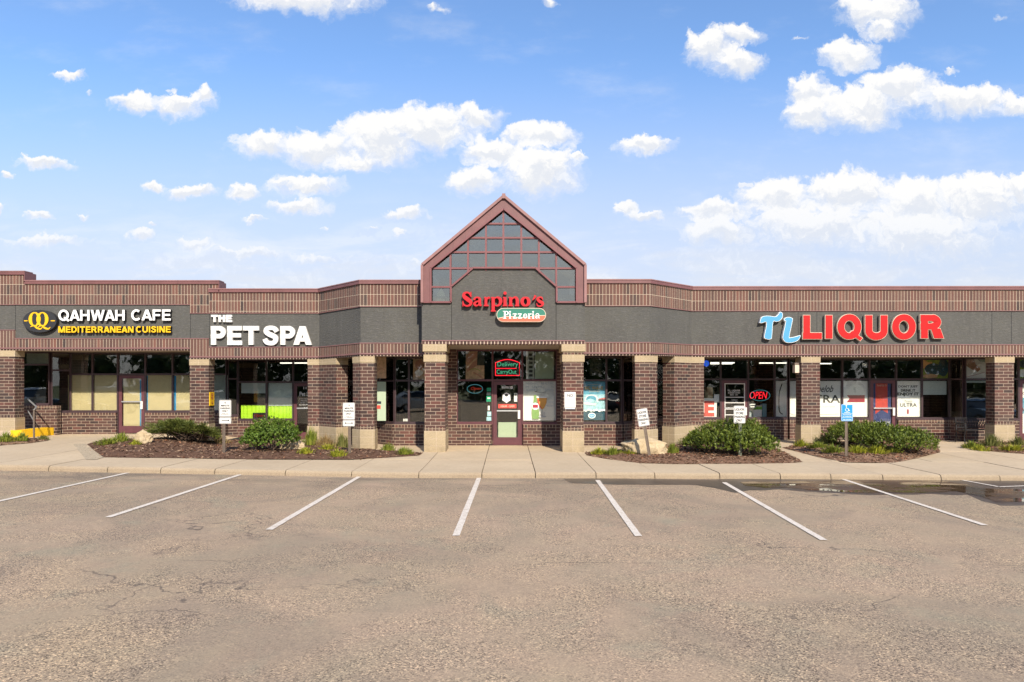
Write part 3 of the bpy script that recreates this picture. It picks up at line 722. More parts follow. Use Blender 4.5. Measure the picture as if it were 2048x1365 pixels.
for a, c in ((fo[1], fo[2]), (fo[2], fo[3]), (fo[3], fo[4]), (fo[4], fo[5])):
    inner.bar((a[0], YF-.005, a[1]), (c[0], YF-.005, c[1]), .05, .05, up=(0, 1, 0))
mull = inner
vx = [PX(p, FP) for p in (900.9, 936, 971.9, 1006.8, 1042.7, 1077.8, 1112.5)]
hz_ = [PZ(p, FP) for p in (447.5, 475.8, 504.5, 536.8, 574.2)]
def top_at(x): return in_a-(in_a-in_e)*abs(x-gcx)/(inx1-gcx)
def oct_top(x):
    if x < ox[0] or x > ox[3]: return gz0
    if x < ox[1]: return oz['b']+(oz['c']-oz['b'])*(x-ox[0])/(ox[1]-ox[0])
    if x > ox[2]: return oz['b']+(oz['c']-oz['b'])*(ox[3]-x)/(ox[3]-ox[2])
    return oz['c']
my = YF+.09
for x in vx: mull.box(x-.027, x+.027, my-.03, my+.03, oct_top(x)-.05 if ox[0]+.02 < x < ox[3]-.02 else gz0, top_at(x))
for i, z in enumerate(hz_):
    half = (inx1-gcx)*min(1, (in_a-z)/(in_a-in_e))
    cuts = [(gcx-half, gcx+half)]
    if z < oz['c']-.02:
        xl = ox[0]+(ox[1]-ox[0])*max(0, (z-oz['b'])/(oz['c']-oz['b'])); xr = ox[3]-(xl-ox[0]); cuts = [(gcx-half, xl), (xr, gcx+half)]
    for a, c in cuts: mull.box(a, c, my-.026, my+.026, z-.026, z+.026)
# trim round the octagonal panel and along the bottom of the glass
tp = [(EX0-.02, gz0), (ox[0]-.02, gz0), (ox[0]-.02, oz['b']), (ox[1], oz['c']+.03), (ox[2], oz['c']+.03), (ox[3]+.02, oz['b']), (ox[3]+.02, gz0), (EX1+.02, gz0)]
for a, c in zip(tp[:-1], tp[1:]): mull.bar((a[0], YF+.03, a[1]), (c[0], YF+.03, c[1]), .05, .07, up=(0, 1, 0))
mull.build('glazing_bars', 'glazing', gab)
g = MB(O); g.plate([(inx0, gz0), (inx1, gz0), (inx1, in_e), (gcx, in_a), (inx0, in_e)], my+.04, my+.055); g.build('pane', 'gable_glass', gab)
g = MB(O); g.box(GX0+.1, GX1-.1, FP+.9, FP+.95, gz0-.2, apex-.1) if False else g.plate([(inx0, gz0-.1), (inx1, gz0-.1), (inx1, in_e), (gcx, in_a), (inx0, in_e)], FP+2.2, FP+2.25); g.build('back_wall', 'interior_mid', gab)
g = MB(O)                                            # pitched roof running back, and its side walls
for s_ in (-1, 1):
    xe = gcx+s_*(GX1-gcx)*1.0
    a0, a1 = Vector((xe, 0, eave)), Vector((gcx, 0, apex)); nn = Vector((s_*(apex-eave), 0, abs(xe-gcx))).normalized()*.06
    vs = []
    for y in (YF+.02, 27.5): vs += [(a0.x, y, a0.z), (a1.x, y, a1.z), (a1.x+nn.x*0, y, a1.z+.075), (a0.x+nn.x, y, a0.z+nn.z)]
    g.add(vs, [(0, 1, 2, 3), (7, 6, 5, 4), (0, 4, 5, 1), (1, 5, 6, 2), (2, 6, 7, 3), (3, 7, 4, 0)])
g.build('gable_roof', 'coping_light', gab)
for x in (GX0+.02, GX1-.14): MB(O).box(x, x+.12, YF+.3, 27.5, 4.4, eave).build('side_wall', 'coping', gab)
# a small pale ornament behind the lowest left pane
g = MB(O); xq = PX(882, FP+.4); g.plate([(xq-.14, gz0+.05), (xq+.12, gz0+.05), (xq+.1, gz0+.33), (xq, gz0+.47), (xq-.12, gz0+.3)], FP+.4, FP+.46); g.build('bunting', 'sign_white', gab)

# ---- brick piers with split-faced stone caps and bases
def scale_poly(poly, e):
    c = sum((Vector(p) for p in poly), Vector((0, 0)))/len(poly); out = []
    n = len(poly)
    for i in range(n):
        p, q, r = Vector(poly[i-1]), Vector(poly[i]), Vector(poly[(i+1) % n])
        t1, t2 = (q-p).normalized(), (r-q).normalized(); n1, n2 = Vector((t1.y, -t1.x)), Vector((t2.y, -t2.x)); m = (n1+n2).normalized()
        out.append(q+m*e/max(.3, m.dot(n1)))
    return [tuple(p) for p in out]
def pier(poly, top, dz=0., entrance=False):
    zb = .655+dz; b = MB(O)
    if entrance:
        b.prism(poly, zb+.1, 2.675); p = b.build('pier', 'brick', bld)
        c = MB(O); c.prism(scale_poly(poly, .028), 2.675, 2.885); c.build('cap', 'stone', p); c = MB(O); c.prism(scale_poly(poly, .05), 2.975, 3.19); c.build('cap', 'stone', p)
        c = MB(O); c.prism(scale_poly(poly, .01), 2.885, 2.975); c.build('header_course', 'header', p); c = MB(O); c.prism(scale_poly(poly, .002), zb-.002, zb+.1); c.build('header_course', 'header', p)
    else:
        b.prism(poly, zb+.1, top-.2); p = b.build('pier', 'brick', bld)
        c = MB(O); c.prism(scale_poly(poly, .012), top-.2, top); c.build('cap', 'stone', p)
        c = MB(O); c.prism(scale_poly(poly, .002), zb-.002, zb+.1); c.build('header_course', 'header', p)
    c = MB(O); c.prism(scale_poly(poly, .016), -.25, zb-.001); c.build('base', 'stone', p)
    return p
def rect(x0, x1, y0, y1): return [(x0, y0), (x1, y0), (x1, y1), (x0, y1)]
PFW = FW+.02
pier(rect(PX(-9, PFW), PX(30, PFW), PFW, PFW+.42), 3.115, .26)
pier(rect(PX(379.5, PFW), PX(417.6, PFW), PFW, PFW+.42), 2.83, .06)
pier(rect(PX(1602.6, PFW), PX(1640, PFW), PFW, PFW+.42), 2.915, .03)
pier(rect(PX(1989.5, PFW), PX(2028, PFW), PFW, PFW+.42), 2.915, .03)
pier(rect(PX(849.2, 20), PX(890, 20), 20, 20.95), 3.19, 0, True)
pier(rect(PX(1126.3, 20), PX(1167, 20), 20, 20.95), 3.19, 0, True)
def corner_pier(pts, th, top, dz=0.):
    a = [Vector(p) for p in pts]; back = off_poly(pts, th)[::-1]
    return pier([tuple(p) for p in a]+[tuple(p) for p in back], top, dz)
def on(a, c, t): return (a[0]+(c[0]-a[0])*t, a[1]+(c[1]-a[1])*t)
d_ = .02
def shift(run): return [tuple(p) for p in off_poly(run, d_)]
lr = shift(LRUN); rr = shift(RRUN)
corner_pier([(lr[1][0]-.37, lr[1][1]), lr[1], on(lr[1], lr[2], .43)], .42, 2.84, -.0)
corner_pier([on(lr[2], lr[1], .17), lr[2], (lr[2][0]+.42, lr[2][1])], .42, 2.865, 0.)
corner_pier([(rr[1][0]-.44, rr[1][1]), rr[1], on(rr[1], rr[2], .17)], .42, 2.885, 0.)
corner_pier([on(rr[2], rr[1], .43), rr[2], (rr[2][0]+.40, rr[2][1])], .42, 2.905, .02)

# ---- storefronts: knee wall, sill course, windows, doors
class Seg:
    """a straight stretch of shop front from p0 to p1 (seen left to right from the car park)"""
    def __init__(s, p0, p1):
        s.p0 = Vector(p0); d = Vector(p1)-s.p0; s.L = d.length; s.t = d/s.L; s.n = Vector((s.t.y, -s.t.x))   # n points outwards
    def obox(s, mb, a, c, o0, o1, z0, z1):           # a..c along, o0..o1 outwards
        P = [s.p0+s.t*q+s.n*o for q, o in ((a, o1), (c, o1), (c, o0), (a, o0))]
        return mb.prism([(p.x, p.y) for p in P], z0, z1)
    def at(s, px):                                   # distance along for a photo column
        k = (px-HX)/F; den = s.t.x-k*s.t.y
        return (k*s.p0.y-s.p0.x)/den
def storefront(sg, mull, sill, tr, head, floor=0., doors=(), frame='dark_frame', wall_ext=(0, 0), cap=True):
    """mull: distances of the mullion centres incl. both ends; doors: {bay index: floor height}"""
    for i in range(len(mull)-1):
        a, c = mull[i], mull[i+1]
        if i not in doors:
            wa = a-(wall_ext[0] if i == 0 else 0)+(.03 if i-1 in doors else 0); wc = c+(wall_ext[1] if i == len(mull)-2 else 0)-(.03 if i+1 in doors else 0)
            wl = MB(O); sg.obox(wl, wa, wc, -.12, .1, -.3, sill-.155); sl_ = MB(O); sg.obox(sl_, wa, wc, -.12, .108, sill-.155, sill-.05); wl = wl.build('knee_wall', 'brick', bld); sl_.build('sill_course', 'header', wl)
            f = MB(O); lo = sill
        else: f = MB(O); lo = doors[i]+2.13 if False else tr
        m = .03
        if i not in doors:
            sg.obox(f, a+.002, c-.002, -.04, .09, sill-.05, sill)
            for x in (a, c-m): sg.obox(f, x+.001, x+m-.001, -.05, .05, sill, head)
            sg.obox(f, a+m, c-m, -.048, .048, tr-.03, tr+.03); sg.obox(f, a+m, c-m, -.048, .048, head-.05, head); sg.obox(f, a+m, c-m, -.046, .046, sill, sill+.035)
            wn = f.build('window', frame, bld)
            g = MB(O); sg.obox(g, a+m, c-m, -.004, .004, sill+.035, tr-.03); sg.obox(g, a+m, c-m, -.004, .004, tr+.03, head-.05); g.build('pane', 'glass', wn)
        else:
            fl = doors[i]
            for x in (a, c-m): sg.obox(f, x+.001, x+m-.001, -.05, .05, fl, head)
            sg.obox(f, a+m, c-m, -.048, .048, tr-.03, tr+.03); sg.obox(f, a+m, c-m, -.048, .048, head-.05, head)
            wn = f.build('door_frame', frame, bld)
            g = MB(O); sg.obox(g, a+m, c-m, -.004, .004, tr+.03, head-.05); g.build('transom_pane', 'glass', wn)
            st = .105; d = MB(O); a2, c2 = a+m+.006, c-m-.006; t2 = tr-.04
            for x in (a2, c2-st): sg.obox(d, x, x+st, -.025, .03, fl+.012, t2)
            sg.obox(d, a2+st, c2-st, -.024, .029, t2-.11, t2); sg.obox(d, a2+st, c2-st, -.024, .029, fl+.012, fl+.26)
            dr = d.build('door', 'maroon' if frame == 'dark_frame' else frame, bld)
            g = MB(O); sg.obox(g, a2+st, c2-st, -.004, .004, fl+.26, t2-.11); g.build('pane', 'glass', dr)
            h = MB(O); hx = c2-st*.5
            sg.obox(h, hx-.055, hx+.02, .055, .085, fl+.86, fl+1.14); sg.obox(h, hx-.03, hx+.01, .03, .055, fl+.9, fl+.93); sg.obox(h, hx-.03, hx+.01, .03, .055, fl+1.07, fl+1.1); h.build('handle', 'sign_white', dr)
            h = MB(O); sg.obox(h, a2+st, c2-st, .03, .06, fl+1.10, fl+1.14); h.build('push_bar', 'galv', dr)
            DOORS.append((dr, sg))
DOORS = []
Y0, Y1, Y2, YB = 23.7, 24.2, 24.42, 22.1
U0 = Seg((-26, Y0), (-15.9, Y0)); storefront(U0, [0, 3.5, 5.2, 6.9, 8.4, 10.1], 1.32, 2.69, 3.13, wall_ext=(0, .3))
Ra = Seg((-15.88, Y0+.02), (-15.52, Y1)); storefront(Ra, [0, Ra.L], 1.05, 2.5, 3.13)
U1 = Seg((-15.5, Y1), (-9.97, Y1)); storefront(U1, [0]+[U1.at(p) for p in (186, 236.5, 291.5, 346, 399)]+[U1.L], 1.05, 2.36, 3.13, doors={2: .27})
Rb = Seg((-9.95, Y1+.02), (-9.68, Y2)); storefront(Rb, [0, Rb.L], .9, 2.2, 2.89)
bxL, bxR = -3.66, 3.69; cl, cr_ = bxL-(Y2-YB), 5.76
U2 = Seg((-9.66, Y2), (cl, Y2)); storefront(U2, [0]+[U2.at(p) for p in (533.5, 586.5, 644)]+[U2.L], .75, 2.085, 2.89, doors={2: .03})
C1 = Seg((cl, Y2), (bxL, YB)); storefront(C1, [0, C1.L/2, C1.L], .765, 2.12, 2.89)
B1 = Seg((bxL, YB), (PX(897, YB), YB)); storefront(B1, [0, B1.at(818), B1.L], .765, 2.13, 2.89)
E1 = Seg((PX(897, YB), YB), (PX(1124, YB), YB))
me_ = [E1.at(p) for p in (914, 985, 1044.5, 1113.5)]
storefront(E1, me_, .765, 2.14, 3.13, doors={1: .035}, frame='maroon')
B2 = Seg((PX(1124, YB), YB), (bxR, YB)); storefront(B2, [B2.at(1163), B2.at(1212.5), B2.L], .765, 2.14, 2.92)
C2 = Seg((bxR, YB), (cr_, Y2)); storefront(C2, [0, C2.L/2, C2.L], .765, 2.14, 2.92)
U3 = Seg((cr_, Y2), (9.53, Y2)); storefront(U3, [0]+[U3.at(p) for p in (1441, 1496)]+[U3.L], .8, 2.185, 2.92, doors={1: .04})
Rc = Seg((9.55, Y2), (9.93, Y1+.02)); storefront(Rc, [0, Rc.L], .8, 2.185, 2.92)
U4 = Seg((9.95, Y1), (15.64, Y1)); storefront(U4, [0]+[U4.at(p) for p in (1611, 1684, 1738, 1791.5, 1843)]+[U4.L], .8, 2.185, 2.92, doors={3: .04})
Rd = Seg((15.66, Y1), (15.84, Y0+.02)); storefront(Rd, [0, Rd.L], .8, 2.185, 2.92)
U5 = Seg((15.86, Y0), (26, Y0)); storefront(U5, [0, 1.5, U5.at(2036), U5.at(2036)+1.02, 4.4, 6.2, 8., U5.L], .8, 2.185, 2.92, doors={2: .04})
# brick jambs either side of the gabled entrance
for sg_, a, c, z in ((E1, -.02, me_[0], 3.13), (E1, me_[3], E1.L+.02, 3.13), (B2, .021, B2.at(1163), 2.92)):
    b = MB(O); sg_.obox(b, a, c, -.12, .1, -.3, z); b.build('brick_jamb', 'brick', bld)
# dark shop interior behind the glass
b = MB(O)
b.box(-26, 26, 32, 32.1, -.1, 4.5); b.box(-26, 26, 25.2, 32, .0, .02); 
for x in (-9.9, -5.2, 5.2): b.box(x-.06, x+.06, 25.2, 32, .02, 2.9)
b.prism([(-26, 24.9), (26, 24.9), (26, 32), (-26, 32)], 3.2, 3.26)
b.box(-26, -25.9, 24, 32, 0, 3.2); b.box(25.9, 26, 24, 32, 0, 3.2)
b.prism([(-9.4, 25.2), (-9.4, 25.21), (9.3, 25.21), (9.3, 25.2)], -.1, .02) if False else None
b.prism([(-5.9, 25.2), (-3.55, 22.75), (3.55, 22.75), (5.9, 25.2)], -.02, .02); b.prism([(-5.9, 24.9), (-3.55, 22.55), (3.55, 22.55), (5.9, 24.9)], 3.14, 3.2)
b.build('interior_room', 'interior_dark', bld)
b = MB(O); random.seed(2)                            # shelving and counters standing back in the shops
for x in [i*1.35 for i in range(-18, 19)]:
    if abs(x-.0) < .8: continue
    h = random.uniform(.8, 1.9); y = random.uniform(27, 30.5); b.box(x-random.uniform(.3, .6), x+random.uniform(.3, .6), y, y+.4, .02, h)
b.build('shelving', 'interior_mid', bld)
b = MB(O); b.box(-26, 26, 40, 40.3, -.3, 4.55); b.box(-26, -25.7, 24, 40, -.3, 4.55); b.box(25.7, 26, 24, 40, -.3, 4.55); b.build('outer_wall', 'brick', bld)
for x, y, l in ((6.9, 26.6, 1.2), (8.0, 25.9, 1.2), (8.3, 27.2, 1.3), (10.2, 26.2, 1.), (12.2, 27, 1.2), (-6.6, 25.8, 1.2), (-8.1, 26.2, 1.3), (-5.6, 25.6, .6)): b = MB(O).box(x-l/2, x+l/2, y, y+.16, 2.8, 2.84); b.build('ceiling_light', 'lamp_strip', bld)
# ================================================================== signs on the sign band
def sign_root(name, px, py, Y, label, cat='sign', group=None): return empty(name, (PX(px, Y), Y, PZ(py, Y)), label, cat, group)
def letters(root, Y, txt, px0, px1, py0, py1, face, ret=None, depth=.11, gap=.03, bold=.02, part='lettering', shear=0., spacing=1.):
    """channel letters: returns from Y-gap-depth to Y-gap, a face sheet 4 mm proud"""
    og = root.location
    yb = Y-gap; yf = yb-depth
    b = MB(og); b.m = 0
    put_text(b, txt, PX(px0, Y), PX(px1, Y), PZ(py1, Y), PZ(py0, Y), yf, yb, bold, shear, spacing)
    if ret is None: return b.build(part, face, root)
    o = b.build(part, ret, root)
    f = MB(og); k = .012 if ret == 'cream' else 0.
    put_text(f, txt, PX(px0, Y)+k, PX(px1, Y)-k, PZ(py1, Y)+k, PZ(py0, Y)-k, yf-.006, yf+.002, bold-(.02 if k else 0.), shear, spacing)
    f.build('letter_face', face, o); return o
def heavy(ch, s=.21):
    """prims of a heavy sans capital, height 1: ('p', polygon) or ('r', ribbon points with widths); returns prims, width"""
    h = s/2; V = lambda x, a=0., c=1.: ('r', [(x, a, s), (x, c, s)]); H = lambda y, a, c, k=.92: ('r', [(a, y, s*k), (c, y, s*k)]); k = s*.46
    def arc(cx, cy, rx, ry, a0, a1, n=22): return ('r', [(cx+rx*math.cos(R(a0+(a1-a0)*i/n)), cy+ry*math.sin(R(a0+(a1-a0)*i/n)), s*(.94+.08*abs(math.cos(R(a0+(a1-a0)*i/n))))) for i in range(n+1)])
    def leg(x0, x1, w0, y0=0., y1=1.): return ('p', [(x0, y0), (x0+w0, y0), (x1+w0, y1), (x1, y1)])
    O_ = lambda wd: ('c', [(wd/2+(wd/2-h)*math.cos(t), .5+(.515-k)*math.sin(t), s*(.94+.08*abs(math.cos(t)))) for t in [2*math.pi*i/30 for i in range(30)]])
    if ch == 'L': return [V(h), H(k, 0, .66)], .66
    if ch == 'I': return [V(h)], s
    if ch == 'T': return [V(.36), H(1-k, 0, .72)], .72
    if ch == 'E': return [V(h), H(1-k, 0, .66), H(.51, 0, .62, .86), H(k, 0, .67)], .67
    if ch == 'F': return [V(h), H(1-k, 0, .64), H(.49, 0, .58, .86)], .64
    if ch == 'H': return [V(h), V(.76-h), H(.51, 0, .76)], .76
    if ch == 'O': return [O_(.86)], .86
    if ch == 'Q': return [O_(.86), ('p', [(.43, .25), (.52, .36), (.9, .04), (.8, -.1)])], .88
    if ch == 'C': return [arc(.41, .5, .41-h, .515-k, 48, 318)], .78
    if ch == 'U': return [('r', [(h, 1, s)]+[(.38+(.38-h)*math.cos(R(180+180*i/16)), .36+(.375-k)*math.sin(R(180+180*i/16)), s) for i in range(17)]+[(.76-h, 1, s)])], .76
    if ch == 'D': return [V(h), ('r', [(0, 1-k, s*.92), (.3, 1-k, s*.92)]+[(.3+(.44-h)*math.sin(R(180*i/16)), .5+(.5-k)*math.cos(R(180*i/16)), s) for i in range(1, 16)]+[(.3, k, s*.92), (0, k, s*.92)])], .74
    if ch in 'PR':
        b0 = .40 if ch == 'R' else .36; m_ = (1-k+b0+k*.9)/2; r_ = (1-k-b0-k*.9)/2
        o = [V(h), ('r', [(0, 1-k, s*.9), (.36, 1-k, s*.9)]+[(.36+(.33-h)*math.sin(R(180*i/14)), m_+r_*math.cos(R(180*i/14)), s) for i in range(1, 14)]+[(.36, b0+k*.9, s*.9), (0, b0+k*.9, s*.9)])]
        return (o+[leg(.76-s*1.15, .32, s*1.15, 0, .45)], .77) if ch == 'R' else (o, .7)
    if ch == 'S': return [('r', spline([(.62, .70, s*.95), (.53, .86, s*.92), (.35, .915, s*.88), (.17, .86, s*.95), (.13, .71, s), (.26, .58, s*1.02), (.44, .49, s*1.05), (.56, .39, s*1.02), (.57, .24, s), (.48, .12, s*.95), (.33, .085, s*.9), (.15, .15, s*.92), (.07, .32, s*.95)], 4))], .68
    if ch == 'A': d = s*1.1; return [leg(0, .42-d/2, d), leg(.84-d, .42-d/2, d), ('r', [(.16, .28, s*.8), (.68, .28, s*.8)])], .84
    if ch == 'N': return [V(h), V(.78-h), leg(.78-s*1.25, .0, s*1.25)], .78
    if ch == 'M': return [V(h), V(.94-h), leg(.47-s*.55, .0, s*1.1), leg(.47-s*.55, .94-s*1.1, s*1.1)], .94
    if ch == 'W': d = s*1.0; return [leg(.22, .0, d), leg(.22, .56-d*.5, d), leg(.88-d+.0, .56-d*.5, d), leg(.88-d, 1.12-d, d)], 1.12
def heavy_text(mb, txt, x0, x1, z0, z1, y0, y1, s=.21, gap=.09, grow=0., stepk=.0007):
    """fill the box with heavy capitals; grow widens every stroke (m), for a rim behind a narrower face"""
    H_ = z1-z0; items = []; x = 0.
    for i, ch in enumerate(txt):
        pr, wd = heavy(ch, s); items.append((pr, x)); nx = txt[i+1:i+2]
        x += wd+gap-(.2 if ch+nx == 'PA' else .11 if ch+nx in ('WA', 'AW', 'AT', 'TA') else .07 if 'A' in ch+nx and nx else 0)
    sx = (x1-x0)/((x-gap)*H_); j = 0
    for pr, ox_ in items:
        for kind, pts in pr:
            d = stepk*j; j = (j+1) % 9
            if kind == 'p':
                pl = [(x0+(p[0]+ox_)*H_*sx, z0+p[1]*H_) for p in pts]
                if sum(a_[0]*c_[1]-c_[0]*a_[1] for a_, c_ in zip(pl, pl[1:]+pl[:1])) < 0: pl = pl[::-1]
                if grow: pl = scale_poly(pl, grow)
                mb.plate(pl, y0-d, y1)
            else:
                q = [(x0+(p[0]+ox_)*H_*sx, z0+p[1]*H_, max(.01, p[2]*H_*(1+sx)/2+2*grow)) for p in pts]
                if grow and kind == 'r':
                    for e, f in ((0, 1), (-1, -2)):
                        v = Vector(q[e][:2])-Vector(q[f][:2]); v = v.normalized()*grow; q[e] = (q[e][0]+v.x, q[e][1]+v.y, q[e][2])
                ribbon(mb, q, y0-d, y1, kind == 'c')
def hletters(root, Y, txt, px0, px1, py0, py1, face, ret=None, depth=.11, gap=.03, s=.21, part='lettering', rim=0., sp=.09):
    og = root.location; yb = Y-gap; yf = yb-depth; B = (PX(px0, Y), PX(px1, Y), PZ(py1, Y), PZ(py0, Y)); b = MB(og)
    heavy_text(b, txt, *B, yf, yb, s, sp)
    o = b.build(part, ret or face, root)
    if ret:
        f = MB(og); heavy_text(f, txt, *B, yf-.012, yf-.0075, s, sp, -rim); f.build('letter_face', face, o)
    return o
YS = FW+.028                                        # face of the wing sign band
# cafe
r = sign_root('cafe_sign', 200, 680, YS, 'cafe sign with dark oval badge beside white and yellow raised letters', 'sign')
hletters(r, YS, 'QAHWAH', 121.7, 254, 621, 642.5, 'white', 'black', .09, .03, .19, 'white_lettering')
hletters(r, YS, 'CAFE', 266.5, 345.5, 620.5, 642, 'white', 'black', .09, .03, .19, 'white_lettering')
hletters(r, YS, 'MEDITERRANEAN', 121.7, 271.5, 653.8, 666.2, 'yellow_letter', 'black', .09, .03, .21, 'yellow_lettering', 0., .1)
hletters(r, YS, 'CUISINE', 276, 345.5, 653.5, 666, 'yellow_letter', 'black', .09, .03, .21, 'yellow_lettering', 0., .1)
b = MB(r.location); e = ellipse(86, 643.6, 33.4, 22.3, 40); b.plate([(PX(x, YS), PZ(2*643.6-y, YS)) for x, y in e], YS-.16, YS-.01); bd = b.build('badge', 'badge', r)
b = MB(r.location)
for px0 in (66, 81.5):
    w0 = 24; ring = []
    for x, y in ellipse(px0+w0/2-1.5, 640, 8.6, 13.2, 28):
        t = abs(x-(px0+w0/2-1.5))/8.6; ring.append((PX(x, YS), PZ(1280-y, YS), (.035+.075*t*t)))
    ribbon(b, ring, YS-.175-.003*(px0 > 70), YS-.155, True)
    tl = spline([(px0+2, 655, .02), (px0+9, 652.5, .05), (px0+15, 657, .06), (px0+22, 659, .045), (px0+26, 655.5, .015)], 5)
    ribbon(b, [(PX(x, YS), PZ(y, YS), w_) for x, y, w_ in tl], YS-.172-.003*(px0 > 70), YS-.155)
b.build('monogram', 'yellow_letter', bd)
for a, c in ((55.5, 62.5), (108.5, 116.5)): MB(r.location).box(PX(a, YS), PX(c, YS), YS-.172, YS-.155, PZ(644, YS), PZ(642, YS)).build('dash', 'yellow_letter', bd)
# pet spa
r = sign_root('pet_spa_sign', 524, 692, YS, 'white rounded raised letters naming a pet spa, mounted on charcoal band', 'sign')
hletters(r, YS, 'THE', 425, 466.3, 631, 645, 'sign_white', None, .09, .015, .28, 'lettering', 0., .06)
hletters(r, YS, 'PET', 424.2, 520, 653.3, 690.5, 'sign_white', None, .09, .015, .24, 'lettering', 0., .05)
hletters(r, YS, 'SPA', 528.5, 625, 653.3, 690.5, 'sign_white', None, .09, .015, .24, 'lettering', 0., .1)
# liquor store
r = sign_root('liquor_sign', 1700, 690, YS, 'large red block letters with two blue script initials on charcoal band', 'sign')
for ch, a, c, t, q in (('L', 1601.5, 1640.8, 631, 679), ('I', 1645.5, 1662.6, 631, 679), ('Q', 1669.5, 1720.8, 630.3, 683.5), ('U', 1724.5, 1772.4, 631, 679.4), ('O', 1778.2, 1828, 630.3, 679.6), ('R', 1835, 1884, 631, 678.4)):
    hletters(r, YS, ch, a, c, t, 679 if ch == 'Q' else q, 'red_letter', 'cream', .09, .04, .28, 'letter', .014)
T_ = [(80, 190), (95, 140), (125, 120), (180, 118), (240, 125), (268, 105), (285, 78), (312, 90), (314, 130), (290, 165), (250, 180), (218, 182), (205, 335), (190, 355), (165, 358), (130, 345), (130, 310), (150, 188), (105, 192)]
L_ = [(330, 152), (345, 136), (375, 130), (410, 140), (416, 165), (383, 325), (395, 338), (450, 328), (495, 315), (488, 345), (460, 375), (400, 392), (345, 386), (318, 352), (318, 310), (345, 178), (332, 172)]
for pts in (T_, L_):
    pl = [(PX(1500+x/5.12, YS), PZ(610+y/5.12, YS)) for x, y in spline([(*p, 0) for p in pts+[pts[0]]], 4)[:-1] for x, y in [(x, y)]] if False else [(PX(1500+p[0]/5.12, YS), PZ(610+p[1]/5.12, YS)) for p in spline(pts+[pts[0]], 4)[:-1]]
    pl = pl[::-1]
    area = sum(a[0]*c[1]-c[0]*a[1] for a, c in zip(pl, pl[1:]+pl[:1]))
    if area < 0: pl = pl[::-1]
    o = MB(r.location).plate(pl, YS-.16, YS-.03).build('script_letter', 'poster_white', r)
    cx = sum(p[0] for p in pl)/len(pl); cz = sum(p[1] for p in pl)/len(pl)
    ins = scale_poly(pl, -.012)
    MB(r.location).plate(ins, YS-.166, YS-.158).build('letter_face', 'blue_letter', o)
# pizzeria
YP = FP+.01
r = sign_root('pizzeria_sign', 1006, 650, YP, 'red serif letters over a green and orange pill shaped pizzeria panel', 'sign')
Z9 = lambda x, y: (PX(900+x/9.31, YP), PZ(560+y/9.31, YP)); k9 = FP/F/9.31
def glyph(strokes, polys=()):
    b = MB(r.location); f = MB(r.location)
    for i, st in enumerate(strokes):
        st = list(st); closed = st[0] == 'c'
        if closed: st = st[1:]
        pts = [(*Z9(x, y), wd*k9*1.02) for x, y, wd in (spline(st, 5) if len(st) > 2 and not closed else st)]
        ribbon(b, pts, YP-.15-.0011*i, YP-.02, closed); ribbon(f, pts, YP-.157-.0011*i, YP-.1505-.0011*i, closed)
    o = b.build('letter', 'crimson', r); f.build('letter_face', 'crimson', o)
bar = lambda x0, x1, y, w=24: [(x0, y, w), (x1, y, w)]
def ring(cx, cy, rx, ry, ws, wt, n=28):
    out = ['c']
    for i in range(n):
        t = 2*math.pi*i/n; out.append((cx+rx*math.cos(t), cy+ry*math.sin(t), wt+(ws-wt)*abs(math.cos(t))))
    return out
glyph([[(388, 318, 14), (368, 268, 30), (320, 248, 30), (268, 272, 46), (272, 325, 66), (330, 372, 76), (388, 420, 66), (385, 468, 46), (335, 496, 30), (275, 482, 28), (250, 425, 14)], [(395, 236, 16), (395, 335, 16)], [(247, 405, 16), (247, 508, 16)]])
glyph([[(452, 388, 44), (475, 350, 28), (520, 340, 28), (556, 365, 46), (558, 420, 50), (560, 470, 50), (592, 492, 26)], [(555, 405, 22), (500, 418, 30), (460, 455, 48), (490, 492, 34), (550, 470, 18)]])
glyph([[(672, 340, 50), (672, 490, 50)], bar(632, 722, 490), bar(638, 680, 342, 20), [(690, 380, 18), (715, 345, 34), (742, 356, 44)]])
glyph([[(806, 335, 58), (806, 590, 58)], bar(764, 852, 590), bar(768, 810, 342, 20), [(828, 362, 18), (880, 338, 30), (932, 368, 56), (945, 418, 62), (922, 472, 46), (872, 495, 26), (830, 480, 14)]])
glyph([[(1024, 338, 54), (1024, 490, 54)], bar(982, 1066, 490), bar(985, 1028, 342, 20), ring(1026, 262, 15, 15, 30, 30, 14)])
glyph([[(1130, 338, 54), (1130, 490, 54)], bar(1088, 1172, 490), bar(1092, 1134, 342, 20), [(1150, 378, 18), (1190, 342, 30), (1230, 348, 46), (1250, 390, 56), (1250, 485, 56)], bar(1208, 1288, 490)])
glyph([ring(1402, 417, 62, 74, 60, 28)])
glyph([[(1588, 305, 46), (1566, 350, 34), (1532, 392, 8)]])
glyph([[(1722, 385, 12), (1705, 346, 26), (1665, 338, 28), (1628, 366, 46), (1660, 410, 56), (1716, 442, 54), (1714, 482, 38), (1670, 502, 26), (1628, 492, 24), (1608, 448, 12)]])
def pill(k):
    cx0, cx1, cy, rr = 870+127, 1780-127, 667.5, 127.5-k
    return [(cx1+rr*math.cos(t), cy+rr*math.sin(t)) for t in [-math.pi/2+math.pi*i/14 for i in range(15)]]+[(cx0-rr*math.cos(t), cy-rr*math.sin(t)) for t in [-math.pi/2+math.pi*i/14 for i in range(15)]]
P9 = lambda pts: [Z9(*p) for p in pts][::-1]
o = MB(r.location).plate(P9(pill(0)), YP-.2, YP-.02).build('panel', 'cream', r)
MB(r.location).plate(P9(pill(9)), YP-.204, YP-.198).build('green_field', 'green_sign', o)
low = pill(9.5); wave = [(870, 735), (930, 722), (1010, 705), (1080, 695), (1160, 700), (1260, 712), (1380, 715), (1480, 702), (1600, 682), (1790, 676)]
